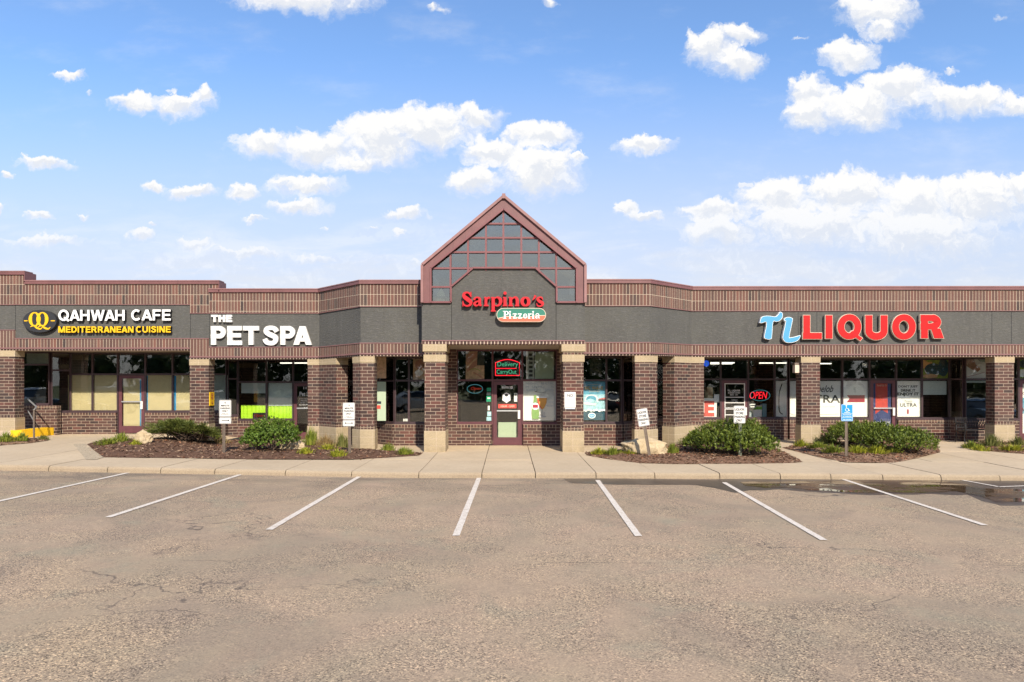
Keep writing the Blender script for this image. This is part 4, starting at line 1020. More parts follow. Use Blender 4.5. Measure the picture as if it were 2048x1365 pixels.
def wy(x):
    for (a, b_), (c, d2) in zip(wave, wave[1:]):
        if a <= x <= c: return b_+(d2-b_)*(x-a)/(c-a)
    return 700
lowp = [p for p in low if p[1] > wy(p[0])]; lp = sorted([p for p in lowp if p[0] > 1300], key=lambda p: p[1])+sorted([p for p in lowp if p[0] <= 1300], key=lambda p: -p[1])
top_ = [(x, y) for x, y in wave if 885 < x < 1770]
xs_ = [885+i*(1766-885)/30 for i in range(31)]
MB(r.location).plate(P9(lp+[(x, wy(x)) for x in xs_]), YP-.208, YP-.203).build('orange_field', 'orange_sign', o)
b = MB(r.location); ribbon(b, [(*Z9(x, wy(x)), .016) for x in xs_], YP-.211, YP-.207); b.build('wave_line', 'cream', o)
def small_glyphs(par):
    b = MB(r.location); n = [0]
    def G_(strokes):
        for st in strokes:
            st = list(st); closed = st[0] == 'c'; st = st[1:] if closed else st
            pts = [(*Z9(x, y), wd*k9*.8) for x, y, wd in (spline(st, 5) if len(st) > 2 and not closed else st)]; n[0] = (n[0]+1) % 8
            ribbon(b, pts, YP-.222-.0006*n[0], YP-.206, closed)
    hb = lambda x0, x1, y, w=13: [(x0, y, w), (x1, y, w)]
    G_([[(1020, 598, 36), (1020, 736, 36)], hb(985, 1052, 732), hb(985, 1030, 602), [(1030, 604, 14), (1065, 608, 22), (1084, 634, 32), (1066, 664, 22), (1030, 668, 14)]])
    for x in (1118, 1543): G_([[(x, 644, 30), (x, 736, 30)], hb(x-22, x+24, 732), hb(x-20, x+6, 648), ring(x, 612, 9, 9, 19, 19, 10)])
    for x in (1168, 1262): G_([hb(x, x+72, 650, 18), hb(x, x+76, 729, 18), [(x+56, 652, 30), (x+16, 728, 30)], [(x+3, 648, 9), (x+3, 672, 9)], [(x+73, 732, 9), (x+73, 706, 9)]])
    G_([['c']+ring(1396, 690, 27, 40, 26, 13)[1:], hb(1376, 1424, 688, 12)])
    G_([[(1466, 644, 30), (1466, 736, 30)], hb(1444, 1494, 732), hb(1446, 1470, 648), [(1478, 668, 14), (1496, 650, 22), (1512, 656, 26)]])
    G_([[(1590, 672, 20), (1606, 648, 15), (1632, 648, 18), (1644, 668, 28), (1644, 715, 28), (1662, 731, 16)], [(1640, 686, 13), (1606, 694, 18), (1592, 714, 26), (1606, 732, 16), (1638, 718, 12)]])
    b.build('lettering', 'white', par)
small_glyphs(o)

# ================================================================== things in and on the shop windows
class Poster:
    def __init__(s, name, sg, px0, px1, py0, py1, mat, label, cat, group=None, depth=-.03, th=.004):
        a, c = sg.at(px0), sg.at(px1); m = (a+c)/2; p = sg.p0+sg.t*m+sg.n*depth
        Yc = p.y; s.z0, s.z1 = PZ(py1, Yc), PZ(py0, Yc); s.w, s.h = c-a, s.z1-s.z0; s.mat = mat
        s.loc = (p.x, p.y, s.z0); s.rz = math.atan2(sg.t.y, sg.t.x); s.l = 0
        if mat is None: s.root = empty(name, s.loc, label, cat, group, s.rz)
        else:
            s.root = MB().box(-s.w/2, s.w/2, 0, th, 0, s.h).build(name, mat); s.root.location = s.loc; s.root.rotation_euler = (0, 0, s.rz); tag(s.root, label, cat, group)
        s.box_ = (px0, px1, py0, py1)
    def uv(s, u, v): return ((u-.5)*s.w, (1-v)*s.h)     # u right, v down, 0..1
    def px(s, x, y): a, c, t, q = s.box_; return s.uv((x-a)/(c-a), (y-t)/(q-t))
    def ly(s): s.l += 1; return -.0016*s.l
    def poly(s, pts, mat, name='picture', par=None, th=.0012):
        y = s.ly(); pl = [s.uv(*p) for p in pts]
        if sum(a[0]*c[1]-c[0]*a[1] for a, c in zip(pl, pl[1:]+pl[:1])) < 0: pl = pl[::-1]
        return MB().plate(pl, y, y+th).build(name, mat, par or s.root)
    def rect(s, u0, u1, v0, v1, mat, name='picture', par=None): return s.poly([(u0, v1), (u1, v1), (u1, v0), (u0, v0)], mat, name, par)
    def ell(s, u, v, ru, rv, mat, name='picture', par=None): return s.poly([(u+ru*math.cos(t), v+rv*math.sin(t)) for t in [2*math.pi*i/24 for i in range(24)]], mat, name, par)
    def text(s, txt, u0, u1, v0, v1, mat='ink', bold=.0, shear=0., par=None):
        y = s.ly(); b = MB(); x0, z0 = s.uv(u0, v1); x1, z1 = s.uv(u1, v0); put_text(b, txt, x0, x1, z0, z1, y, y+.0012, bold, shear); return b.build('lettering', mat, par or s.root)
    def line(s, pts, wd, mat, name='drawing', par=None):
        y = s.ly(); b = MB(); ribbon(b, [(*s.uv(u, v), wd) for u, v in spline(pts, 5)], y, y+.0012); return b.build(name, mat, par or s.root)
    def tube(s, pts, r_, mat, name='tube', par=None, smooth=True):
        b = MB(); b.tube([(s.uv(u, v)[0], -.02, s.uv(u, v)[1]) for u, v in (spline(pts, 5) if smooth else pts)], r_, 6); return b.build(name, mat, par or s.root)

g_ = 'tan paper sheets over the cafe windows'
for a, c, lab in ((135, 184.5, 'tan paper sheet taped inside cafe window beside the dark corner pane'), (188, 235, 'tan paper sheet taped inside cafe window just left of the papered door'),
                  (293.5, 344.5, 'tan paper sheet taped inside cafe window just right of the papered door'), (348, 397.5, 'tan paper sheet with blue tape edge beside the brick pier')):
    p = Poster('window_paper', U1, a, c, 750.5, 822, 'tan_paper', lab, 'paper', g_)
    if a > 340: p.rect(0, .07, .02, .99, 'blue_tape', 'tape')
    if a == 293.5: p.rect(0, .03, .02, .99, 'blue_tape', 'tape')
Poster('window_paper', U1, 400.5, 456, 751, 822, 'shade_fabric', 'grey green paper sheet in the window right behind the brick pier', 'paper')
p = Poster('door_paper', U1, 246, 282.5, 756, 855, 'tan_paper', 'tan paper covering the glass of the maroon cafe door', 'paper'); p.rect(.9, .97, .03, .98, 'blue_tape', 'tape')
Poster('roller_blind', U0, 52, 99, 703, 729, 'shade_fabric', 'grey green shade in the upper pane above the metal handrail', 'blind')
Poster('roller_blind', U1, 137, 166, 706, 746, 'interior_mid', 'dim panel behind upper pane of the cafe, leftmost transom', 'blind')
# pet spa
Poster('roller_blind', U2, 482, 531, 765.5, 787, 'pale_shade', 'short pale roller shade in the pet spa window, half lowered', 'blind')
Poster('roller_blind', U2, 536.5, 584, 765.5, 812, 'pale_shade', 'long pale roller shade reaching the lime curtain beside the pet spa door', 'blind')
def curtain(sg, a, c, t, q, label):
    A, Cc = sg.at(a), sg.at(c); p = sg.p0+sg.t*A+sg.n*-.06; L = Cc-A; z0, z1 = PZ(q, p.y), PZ(t, p.y); n = int(L/.012); b = MB()
    vs = []; random.seed(int(a))
    ph = random.uniform(0, 6)
    for k, z in enumerate((0, (z1-z0)*.5, z1-z0)):
        for i in range(n+1):
            x = L*i/n; f = math.sin(x*48+ph+1.2*math.sin(x*9))*(.022-.006*k); vs.append((x, f, z+(.008*math.sin(x*30) if k == 2 else 0)))
    b.add(vs, [(k*(n+1)+i, k*(n+1)+i+1, (k+1)*(n+1)+i+1, (k+1)*(n+1)+i) for k in range(2) for i in range(n)])
    o = b.build('cafe_curtain', 'lime_cloth', None, True); o.location = (p.x, p.y, z0); o.rotation_euler = (0, 0, math.atan2(sg.t.y, sg.t.x)); tag(o, label, 'curtain', 'lime green half curtains')
    tb = MB().tube([(0, 0, z1-z0+.004), (L, 0, z1-z0+.004)], .006, 6).build('rod', 'galv', o)
curtain(U2, 481, 531.5, 811, 838.5, 'lime green gathered half curtain behind the small open sign')
curtain(U2, 536, 584.5, 811, 838.5, 'lime green gathered half curtain under the long pale shade')
curtain(U2, 648, 680.5, 811, 838.5, 'lime green half curtain glimpsed in the gap between two brick piers')
p = Poster('open_sign', U2, 505, 531, 826, 839, 'black', 'small black sign with red script open in front of lime curtain', 'sign', depth=-.014); p.text('Open', .1, .92, .18, .75, 'neon_dim', .01, .3)
# bay left of the entrance
p = Poster('food_poster', B1, 752, 772, 714, 757, 'food_print', 'dim food picture in upper bay window beside the green paper sheet', 'poster'); p.line([(.1, .7), (.5, .55), (.9, .62)], .02, 'skin_print')
Poster('window_paper', B1, 754, 771.5, 764, 842, 'mint_paper', 'pale green paper sheet standing in the left bay window', 'paper')
p = Poster('food_poster', B1, 826, 852, 713, 760, 'food_print', 'pale food picture in bay window half hidden by the entrance pier', 'poster'); p.ell(.5, .35, .35, .2, 'skin_print'); p.ell(.45, .7, .3, .13, 'poster_white')
p = Poster('sticker', B1, 806, 815.5, 838, 843, 'poster_white', 'tiny white sticker low in the left bay window', 'sticker'); p.text('23', .15, .6, .2, .8)
p = Poster('sticker', B1, 752, 762, 803, 808, 'vinyl_dark', 'dark strip sticker on the green paper in left bay window', 'sticker', depth=-.02); p.rect(.1, .9, 1.6, 3.0, 'poster_red')
# entrance
p = Poster('food_poster', E1, 931.5, 968.5, 703, 759.5, 'food_print', 'tan food picture filling upper left window of the entrance', 'poster')
p.poly([(.02, .1), (.65, .02), (.62, .5), (.05, .75)], 'skin_print'); p.line([(.05, .6), (.4, .35), (.75, .2)], .05, 'food_print'); p.poly([(.6, .5), (1, .5), (1, 0), (.64, 0)], 'interior_mid'); p.line([(.4, .75), (.7, .85), (.95, .98)], .05, 'skin_print'); p.line([(.2, .65), (.5, .62), (.8, .7)], .02, 'leaf_print')
p = Poster('neon_sign', E1, 933.5, 966, 768.5, 788, None, 'oval neon sign with blue rim glowing left of the pizzeria door', 'neon sign')
p.tube([(.5+.48*math.cos(t), .5+.45*math.sin(t)) for t in [2*math.pi*i/24 for i in range(25)]], .011, 'neon_teal', 'rim', smooth=False); p.text('Open', .25, .9, .3, .68, 'neon_dim', .01, .3)
gs = 'stickers down the entrance window edge'
for a, c, t, q, mt, lab in ((973.5, 982, 776, 783.5, 'sticker_green', 'dull green round sticker, topmost beside the pizzeria door'), (973.5, 982, 785.5, 791, 'shade_fabric', 'pale green oval sticker under the topmost round one'), (972.8, 982.5, 792.5, 804, 'sticker_green', 'bright green square sticker beside the pizzeria door'),
                            (975.5, 979.5, 812, 821, 'poster_white', 'narrow white sticker between green and blue stickers'), (974.5, 982.8, 823.5, 833, 'poster_sea', 'pale blue square sticker above the lowest one by the door'), (973, 983.5, 834.5, 842, 'poster_sea', 'wide pale blue sticker, lowest beside the pizzeria door')):
    p = Poster('sticker', E1, a, c, t, q, mt, lab, 'sticker', gs, depth=-.008)
    if q-t > 8 and mt != 'poster_white': p.rect(.2, .8, .25, .5, 'poster_white')
p = Poster('neon_sign', E1, 990, 1040, 719.5, 752, None, 'red framed neon sign reading Delivery and CarryOut over the entrance door', 'neon sign')
p.tube([(.02, .98), (.02, .2)]+[(.02+.96*i/10, .2-.2*math.sin(math.pi*i/10)) for i in range(1, 10)]+[(.98, .2), (.98, .98), (.02, .98)], .014, 'neon_red', 'frame_tube', smooth=False); p.tube([(.04, .55), (.86, .55)], .012, 'neon_red', 'frame_tube', smooth=False)
p.text('Delivery', .1, .92, .15, .5, 'neon_green', -.004); p.text('CarryOut', .07, .86, .62, .96, 'neon_green', -.004)
p.rect(.0, 1, -.05, 1.05, 'black', 'backing').location.y = .03
p = Poster('beer_poster', E1, 1046.5, 1112, 762, 841.5, 'poster_white', 'grey white poster of a green bottle beside a stemmed glass of amber beer', 'poster')
random.seed(4)
for i in range(5):
    for k in range(9 if i < 3 else 3):
        u = (.08 if i < 3 else .66)+k*.095; v = .04+.085*i+(.22 if i > 2 else 0); 
        if random.random() < .85 and u < .93: p.text(random.choice(['HI', 'M', 'TH', 'NE', 'AL', 'U', 'RE']), u, u+.085, v, v+.055, 'poster_grey')
p.poly([(.29, .96), (.47, .96), (.49, .93), (.48, .75), (.43, .6), (.4, .45), (.4, .36), (.33, .36), (.33, .45), (.3, .6), (.26, .75), (.27, .93)], 'bottle_green', 'bottle'); p.ell(.37, .64, .11, .09, 'poster_foam', 'bottle_label'); p.rect(.29, .45, .6, .68, 'poster_wine', 'bottle_label')
p.poly([(.42, .42), (.72, .42), (.71, .55), (.64, .68), (.58, .72), (.52, .68), (.44, .55)], 'amber', 'beer_glass'); p.poly([(.42, .40), (.72, .40), (.72, .43), (.42, .43)], 'poster_foam', 'beer_glass'); p.line([(.45, .46), (.48, .6), (.56, .7)], .03, 'poster_red', 'drawing'); p.rect(.565, .585, .72, .88, 'grey_line', 'glass_stem'); p.ell(.58, .9, .12, .025, 'grey_line', 'glass_foot'); p.line([(.35, .27), (.42, .28), (.55, .29), (.7, .28)], .012, 'ink'); p.line([(.41, .15), (.42, .25), (.36, .27)], .01, 'ink')
for u in (.52, .6): p.text('AR', u, u+.07, .78, .86, 'grey_line')
Poster('window_paper', E1, 1070, 1107.5, 705, 758, 'mint_paper', 'pale green sheet filling the upper right window of the entrance', 'paper')
p = Poster('paper_strip', E1, 1052.5, 1068.5, 703, 758, 'shade_fabric', 'narrow grey strip of vertical lettering beside the pale green sheet', 'poster'); p.rect(.0, .15, .0, 1, 'poster_white')
for i in range(6): p.rect(.35, .8, .08+.15*i, .17+.15*i, 'ink', 'lettering')
# bay right of the entrance
p = Poster('beer_poster', B2, 1164, 1211, 763, 840.5, 'poster_sea', 'blue poster of a breaking ocean wave with golden lettering', 'poster')
p.rect(0, 1, 0, .34, 'poster_blue'); p.rect(0, 1, .76, 1, 'poster_deep'); p.text('KONA BREWING CO', .25, .8, .07, .1, 'cream'); p.text('BIG WAVE', .12, .9, .13, .22, 'yellow_letter', .01); p.text('GOLDEN ALE', .3, .75, .245, .275, 'cream')
p.ell(.42, .48, .3, .14, 'poster_foam'); p.ell(.4, .47, .22, .1, 'poster_blue'); p.poly([(.1, .52), (.35, .44), (.6, .5), (.75, .56), (.3, .58)], 'poster_sea'); p.poly([(.0, .54), (.3, .55), (.6, .6), (.62, .63), (.1, .6)], 'poster_foam'); p.poly([(.72, .45), (1, .42), (1, .48), (.75, .5)], 'poster_red'); p.poly([(.68, .47), (1, .46), (1, .5), (.7, .5)], 'poster_pine')
for i in range(9): p.ell(.05+.115*i, .75+.015*math.sin(i*2.3), .06, .028, 'poster_foam')
p.ell(.42, .885, .16, .075, 'poster_foam'); p.ell(.42, .885, .13, .055, 'poster_blue'); p.text('KONA', .33, .51, .86, .91, 'poster_foam')
Poster('menu_sheet', B2, 1180, 1203, 712, 752, 'interior_mid', 'dim sheet pinned in the upper pane above the ocean wave poster', 'poster')
for a, c, lab in ((1247, 1276, 'mountain and pine beer poster left of the corner pier'), (1303, 1333, 'mountain and pine beer poster in the gap between two corner piers')):
    p = Poster('beer_poster', C2, a, c, 763, 840, 'poster_grey', lab, 'poster', 'mountain beer posters')
    p.rect(0, 1, 0, .3, 'poster_slate') if a > 1290 else None
    p.poly([(0, .78), (.25, .62), (.5, .7), (.78, .55), (1, .5), (1, .8), (0, .9)], 'poster_foam' if a < 1290 else 'poster_slate'); p.poly([(0, .76), (.3, .5), (.5, .58), (.8, .45), (1, .5), (1, 1), (0, 1)], 'poster_blue' if a < 1290 else 'poster_slate')
    p.poly([(.1, .55), (.3, .5), (.6, .56), (.5, .62), (.2, .66)], 'poster_foam')
    for i in range(10):
        u = .05+.1*i; h = .16+.1*((i*7) % 5)/5; p.poly([(u-.07, 1), (u+.07, 1), (u, .98-h)], 'poster_pine')
    p.ell(.5, .29, .4, .17, 'poster_foam', 'crest'); p.poly([(.28, .14), (.5, .05), (.72, .14), (.5, .16)], 'ink', 'crest'); p.text('BUSCH', .1, .92, .2, .31, 'ink', .015); p.text('LIGHT', .3, .7, .34, .39, 'ink')
p = Poster('beer_poster', U3, 1337.5, 1368, 766, 796, 'poster_red', 'red framed poster above the sale banner behind the corner pier', 'poster'); p.rect(.1, .95, .08, .92, 'poster_navy'); p.ell(.45, .5, .2, .3, 'poster_foam')
# liquor store windows
p = Poster('sale_banner', U3, 1339, 1434, 797, 840, 'poster_white', 'white banner with big orange SALE letters behind the corner pier', 'banner'); p.text('SALE', .03, .95, .12, .86, 'poster_red', .05)
p = Poster('neon_sign', U3, 1406, 1421.5, 720, 751, 'black', 'black sign box with glowing blue disc, top of the liquor store window', 'neon sign', depth=-.05, th=.05)
p.ell(.48, .24, .38, .2, 'neon_blue', 'disc'); p.text('S', .38, .6, .17, .32, 'neon_teal'); p.text('Lotto', .15, .85, .5, .62, 'grey_line', 0, .2) if False else p.line([(.2, .6), (.5, .52), (.8, .62)], .015, 'grey_line'); p.line([(.2, .75), (.5, .72), (.85, .8)], .01, 'grey_line')
Poster('cardboard_box', U3, 1423, 1434, 775, 796, 'food_print', 'small cardboard box standing behind the sale banner', 'box', depth=-.5, th=.3)
p = Poster('notice', U3, 1428.5, 1439, 789, 805, 'poster_white', 'white notice sheet overlapping the corner of the sale banner', 'notice', depth=-.018)
p = Poster('neon_sign', U3, 1498.5, 1541, 780, 802.5, None, 'red neon OPEN sign in an oval rim right of the liquor store door', 'neon sign')
p.tube([(.52+.46*math.cos(t), .5+.48*math.sin(t)) for t in [2*math.pi*i/24 for i in range(25)]], .011, 'neon_teal', 'rim', smooth=False); p.text('OPEN', .03, .87, .17, .8, 'neon_red', .0, .25)
p = Poster('poster_card', U3, 1498.5, 1512.5, 807, 817, 'vinyl_dark', 'dark card with white script under the red OPEN sign', 'poster'); p.text('Lottery', .1, .9, .1, .5, 'white', 0, .2) if False else p.line([(.1, .35), (.5, .2), (.9, .3)], .04, 'white', 'lettering'); p.rect(.2, .85, .6, .82, 'poster_white', 'lettering')
Poster('paper_box', U3, 1497.5, 1510.5, 818.5, 836, 'pale_shade', 'white carton on the sill right of the liquor store door', 'box', depth=-.25, th=.2).rect(.2, .8, .5, .55, 'grey_line')
Poster('paper_box', U3, 1512.5, 1530, 812, 834, 'poster_white', 'white carton with green lid band under the red OPEN sign', 'box', depth=-.3, th=.25).rect(0, 1, .05, .35, 'box_green', 'band')
Poster('paper_box', U3, 1531.5, 1539.5, 808, 834, 'box_blue', 'pale blue tall carton beside the white and green one', 'box', depth=-.3, th=.25)
ug = 'white beer window posters'
p = Poster('beer_poster', Rc, 1550, 1575.5, 762.5, 834, 'poster_white', 'white poster with sketched can edge on the angled corner pane', 'poster', ug); p.line([(.55, .08), (.35, .3), (.3, .6), (.35, .85), (.6, .93)], .035, 'ink'); p.line([(.6, .06), (.9, .07)], .006, 'grey_line')
p = Poster('beer_poster', U4, 1579.5, 1608.5, 762.5, 834, 'poster_white', 'white poster with a thin curved line beside the lit pier', 'poster', ug); p.line([(.05, .9), (.3, .95), (.9, .93)], .01, 'ink'); p.text('U', .55, .95, .4, .6, 'ink', .005)
p = Poster('beer_poster', U4, 1613, 1682, 762.5, 834, 'poster_white', 'white poster with script over large capitals, right of the pier', 'poster', ug)
p.text('Michelob', .03, .79, .12, .31, 'ink', .008, .45); p.text('LTRA', .06, .985, .39, .61, 'ink', .015); p.text('SUPERIOR LIGHT BEER', .1, .84, .7, .74, 'grey_line', -.005); p.line([(.2, .92), (.5, .94), (.95, .92)], .008, 'ink')
p = Poster('beer_poster', U4, 1685.5, 1736.5, 762.5, 834, 'poster_white', 'white poster crossed by a red swallowtail ribbon', 'poster', ug)
p.poly([(.17, .395), (.88, .395), (.88, .595), (.17, .595), (.28, .49)], 'poster_wine', 'ribbon'); p.line([(.15, .12), (.5, .1), (.8, .1), (.86, .3)], .006, 'grey_line'); p.line([(.86, .62), (.85, .8), (.6, .9)], .006, 'grey_line'); p.text('95', .44, .52, .18, .32, 'grey_line'); p.line([(.5, .7), (.5, .82)], .008, 'mint_paper'); p.line([(.02, .9), (.15, .92), (.3, .9)], .006, 'grey_line')
p = Poster('door_banner', U4, 1747, 1783, 766, 852, 'poster_navy', 'navy door banner with red hanging ribbon in liquor store side door', 'banner')
p.poly([(.14, .0), (.8, .0), (.82, .71), (.47, .62), (.13, .73)], 'poster_red', 'ribbon'); p.text('TASTE IT', .2, .76, .045, .085, 'cream'); p.text('2.6 CARBS', .1, .95, .9, .96, 'white', .015)
p = Poster('beer_poster', U4, 1793, 1841.5, 762.5, 834, 'poster_white', 'white poster urging to enjoy it, small red can at the bottom', 'poster', ug)
p.text("DON'T JUST", .1, .9, .12, .2, 'ink', .03); p.text('DRINK IT', .2, .8, .225, .3, 'ink', .03); p.text('ENJOY IT', .06, .94, .32, .43, 'ink', .04); p.text('Michelob', .33, .67, .53, .6, 'grey_line', 0, .4); p.text('ULTRA', .16, .85, .62, .72, 'ink', .01); p.rect(.45, .52, .79, .92, 'poster_wine', 'can')
p = Poster('fruit_poster', U4, 1846, 1896.5, 713, 757, 'leaf_print', 'poster of dark berries in a white basket in the upper pane', 'poster'); p.rect(0, .38, 0, .55, 'orange_print'); p.poly([(.1, .2), (.5, .02), (.9, .0), (.6, .18), (.25, .28)], 'leaf_print'); p.ell(.42, .62, .34, .27, 'poster_foam', 'basket'); p.ell(.42, .57, .33, .25, 'berry_print', 'berries'); p.ell(.82, .5, .2, .42, 'berry_print', 'berries'); p.ell(.3, .9, .3, .1, 'food_print')
random.seed(3)
for i in range(14): p.ell(random.uniform(.2, .95), random.uniform(.35, .85), .045, .06, 'poster_deep' if i % 3 else 'poster_slate', 'berries')
Poster('roller_blind', U4, 1846, 1894, 762.5, 790, 'pale_shade', 'short pale shade under the berry poster', 'blind')
p = Poster('hand_poster', U5, 1930, 1980, 714, 757, 'poster_white', 'poster of an open hand above a pale table, behind the bench', 'poster'); p.poly([(.0, .0), (.35, .0), (.45, .35), (.6, .5), (.55, .68), (.3, .6), (.05, .4)], 'skin_print', 'hand')
for i in range(4): p.poly([(.42+.04*i, .5), (.47+.04*i, .48), (.56+.03*i, .68-.03*i), (.51+.03*i, .71-.03*i)], 'skin_print', 'hand')
p.line([(.05, .95), (.4, .85), (.8, .72)], .012, 'poster_wine', 'drawing'); p.poly([(.45, 0), (.95, 0), (.9, .25), (.6, .22)], 'shade_fabric', 'picture')
Poster('roller_blind', U5, 1931, 1984, 762, 766, 'pale_shade', 'rolled up pale shade along the top of the pane behind the bench', 'blind')
p = Poster('door_poster', U5, 2045.5, 2072, 768, 868, 'poster_white', 'white poster with blue block in the door at the far right edge', 'poster'); p.rect(.0, .9, .28, .6, 'poster_blue'); p.text('ON', .05, .5, .16, .22, 'ink')
p = Poster('leaf_poster', U5, 2038, 2085, 716, 757, 'leaf_print', 'dark leafy poster over the door at the far right edge', 'poster'); p.ell(.3, .3, .3, .2, 'poster_pine'); p.ell(.3, .75, .4, .2, 'poster_foam')
# lettering on the doors
def door_text(idx, rows, mat='white'):
    dr, sg = DOORS[idx]
    for i, (txt, a, c, t, q, bold) in enumerate(rows):
        A, Cc = sg.at(a), sg.at(c); m = (A+Cc)/2; p = sg.p0+sg.t*m+sg.n*.007; b = MB(dr.location)
        b = MB(O); put_text(b, txt, p.x-(Cc-A)/2, p.x+(Cc-A)/2, PZ(q, p.y), PZ(t, p.y), p.y-.002, p.y, bold); b.build('lettering', mat, dr)
door_text(1, [('11', 607, 613, 774, 779, .02), ('Pet Spa', 599.5, 625, 784, 795, .01), ('Grooming & Boutique', 598.5, 630, 797, 799.5, 0), ('MON - FRI', 602, 625, 801, 803.5, 0), ('8:00 - 6:00', 601, 626, 805, 807.5, 0), ('Saturday 8:00 - 4:00', 598.5, 629, 809, 811.5, 0), ('CLOSED', 607, 622, 815, 817.5, 0)])
door_text(2, [('SUITE', 1003.5, 1017.5, 773.5, 777.5, .03), ('10', 1019.5, 1025.5, 772.5, 778.5, .05)])
door_text(3, [('T.L. LIQUOR', 1455, 1480.5, 780, 784, .02), ('BUSINESS HOURS', 1456, 1480, 785, 787.5, .01), ('MON - SAT', 1460, 1476, 789, 791.5, .01), ('SUNDAY', 1463, 1475, 799.5, 801.5, .0), ('11AM - 6PM', 1461, 1475, 803, 805, 0)])
p = Poster('door_badge', E1, 1004.8, 1021, 785.5, 806.5, None, 'white emblem decal with pointed base on the pizzeria door glass', 'decal', depth=.008)
p.poly([(.05, .2), (.25, .1), (.5, 0), (.75, .1), (.95, .2), (1, .75), (.75, .85), (.5, 1), (.25, .85), (0, .75)], 'poster_white', 'shield'); p.ell(.5, .25, .22, .14, 'ink', 'emblem')
for v in (.45, .58, .7): p.rect(.2, .8, v, v+.06, 'grey_line', 'lettering')
p = Poster('door_strip', E1, 996.5, 1033, 808.5, 817, 'poster_red', 'red strip with opening hours across the pizzeria door', 'decal', depth=.008); p.text('10AM - 2AM', .14, .88, .3, .75, 'cream', .01)
Poster('door_paper', E1, 996.5, 1032.5, 845, 879, 'mint_paper', 'pale green paper in the lower half of the pizzeria door', 'paper')
p = Poster('door_card', E1, 1028, 1034.5, 787, 804, 'poster_white', 'narrow white card hanging at the edge of the pizzeria door glass', 'notice', depth=-.012); p.rect(.2, .8, .1, .3, 'ink')
# guard bars of the liquor store door
dr, sg = DOORS[3]
for x in (1448.5, 1487.5): b = MB(O); sg.obox(b, sg.at(x), sg.at(x+1.6), .031, .046, PZ(845.5, Y2), PZ(767, Y2)); b.build('guard_bar', 'sign_white', dr)
for y in (768, 795, 806, 818.5, 830): b = MB(O); sg.obox(b, sg.at(1449.5), sg.at(1487.5), .03, .045, PZ(y+.8, Y2), PZ(y-.8, Y2)); b.build('guard_bar', 'sign_white', dr)

# ================================================================== signs and fixtures on the piers
p = Poster('notice_sign', Seg((0, 20), (5, 20)), 1129, 1151.2, 784.5, 815.5, 'sign_white', 'white NO notice screwed to the right entrance pier', 'sign', depth=.012, th=.011)
p.text('NO', .25, .75, .13, .32, 'ink', .02); p.rect(.1, .9, .42, .44, 'grey_line', 'lettering'); p.rect(.12, .88, .47, .5, 'grey_line', 'lettering'); p.line([(.2, .85), (.35, .65), (.55, .6), (.75, .7), (.6, .85), (.25, .88)], .012, 'grey_line'); p.line([(.3, .8), (.5, .75), (.7, .8)], .01, 'grey_line')
p = Poster('notice_sign', Seg((0, 20), (5, 20)), 1130, 1150, 816.3, 818.5, 'poster_grey', 'thin grey strip under the white NO notice', 'sign', depth=.008, th=.007)
xr = PX(417.6, PFW)+.0
r = empty('yellow_sign', (xr+.002, PFW+.2, PZ(812, PFW)), 'narrow yellow sign with small black arrow on the pier beside the cafe', 'sign')
zh = PZ(785, PFW)-PZ(812, PFW)
MB().box(0, .02, -.17, .17, 0, zh).build('panel', 'yellow_paint', r)
b = MB()
for i in range(4): b.box(.0205, .0225, -.09+.02*(i % 2), .09, zh*(.9-.12*i)-.03, zh*(.9-.12*i))
b.build('lettering', 'poster_wine', r)
b = MB(); b.box(.0205, .0225, -.015, .015, zh*.12, zh*.36); b.add([(.0225, -.06, zh*.2), (.0225, .06, zh*.2), (.0225, 0, zh*.06)], [(0, 1, 2)]); b.build('arrow', 'poster_wine', r)
xl = PX(1602.6, PFW)
r = empty('wall_lamp', (xl, PFW+.2, PZ(746, PFW)), 'small cream wall lamp on the shaded side of the liquor store pier', 'lamp')
MB().box(-.16, -.005, -.1, .1, 0, .27).build('lens', 'cream', r); MB().box(-.18, .0, -.115, .115, .27, .33).build('hood', 'metal_post', r); MB().box(-.05, -.001, -.05, .05, -.06, -.001).build('bracket', 'metal_post', r)

# ================================================================== parking signs
def rrect(w_, h_, rad, n=5):
    out = []
    for cx, cz, a0 in ((w_/2-rad, rad, -90), (w_/2-rad, h_-rad, 0), (-w_/2+rad, h_-rad, 90), (-w_/2+rad, rad, 180)):
        out += [(cx+rad*math.cos(R(a0+90*i/n)), cz+rad*math.sin(R(a0+90*i/n))) for i in range(n+1)]
    return out
def sign_post(px, py, ptop, label, group, post='metal_post', lean=(0, 0), hid=0):
    X, Y = G(px, py); z = mz(X, Y); r = empty('parking_sign', (X, Y, z), label, 'parking sign', group)
    h = PZ(ptop, Y)-z; b = MB(); w2 = .028
    b.box(-w2, w2, .012, .02, -.1, h); b.box(-w2-.012, -w2, .0, .018, -.1, h); b.box(w2, w2+.012, .0, .018, -.1, h)     # U-channel
    b.build('post', post, r); return r, Y
def panel(r, Y, px, py0, py1, wpx, mat='sign_white', dx=0.):
    w_ = wpx*Y/F; zb = PZ(py1, Y)-r.location.z; h = PZ(py0, Y)-PZ(py1, Y); cx = PX(px, Y)-r.location.x
    b = MB(); b.plate([(x+cx, z+zb) for x, z in rrect(w_, h, .03)], -.006, -.001); o = b.build('sign_panel', mat, r)
    b = MB(); pts = [(x+cx, z+zb+.012, .007) for x, z in rrect(w_-.026, h-.024, .024)]; ribbon(b, pts, -.0085, -.0062, True); b.build('border', 'ink' if mat == 'sign_white' else 'white', o)
    return o, cx, zb, w_, h
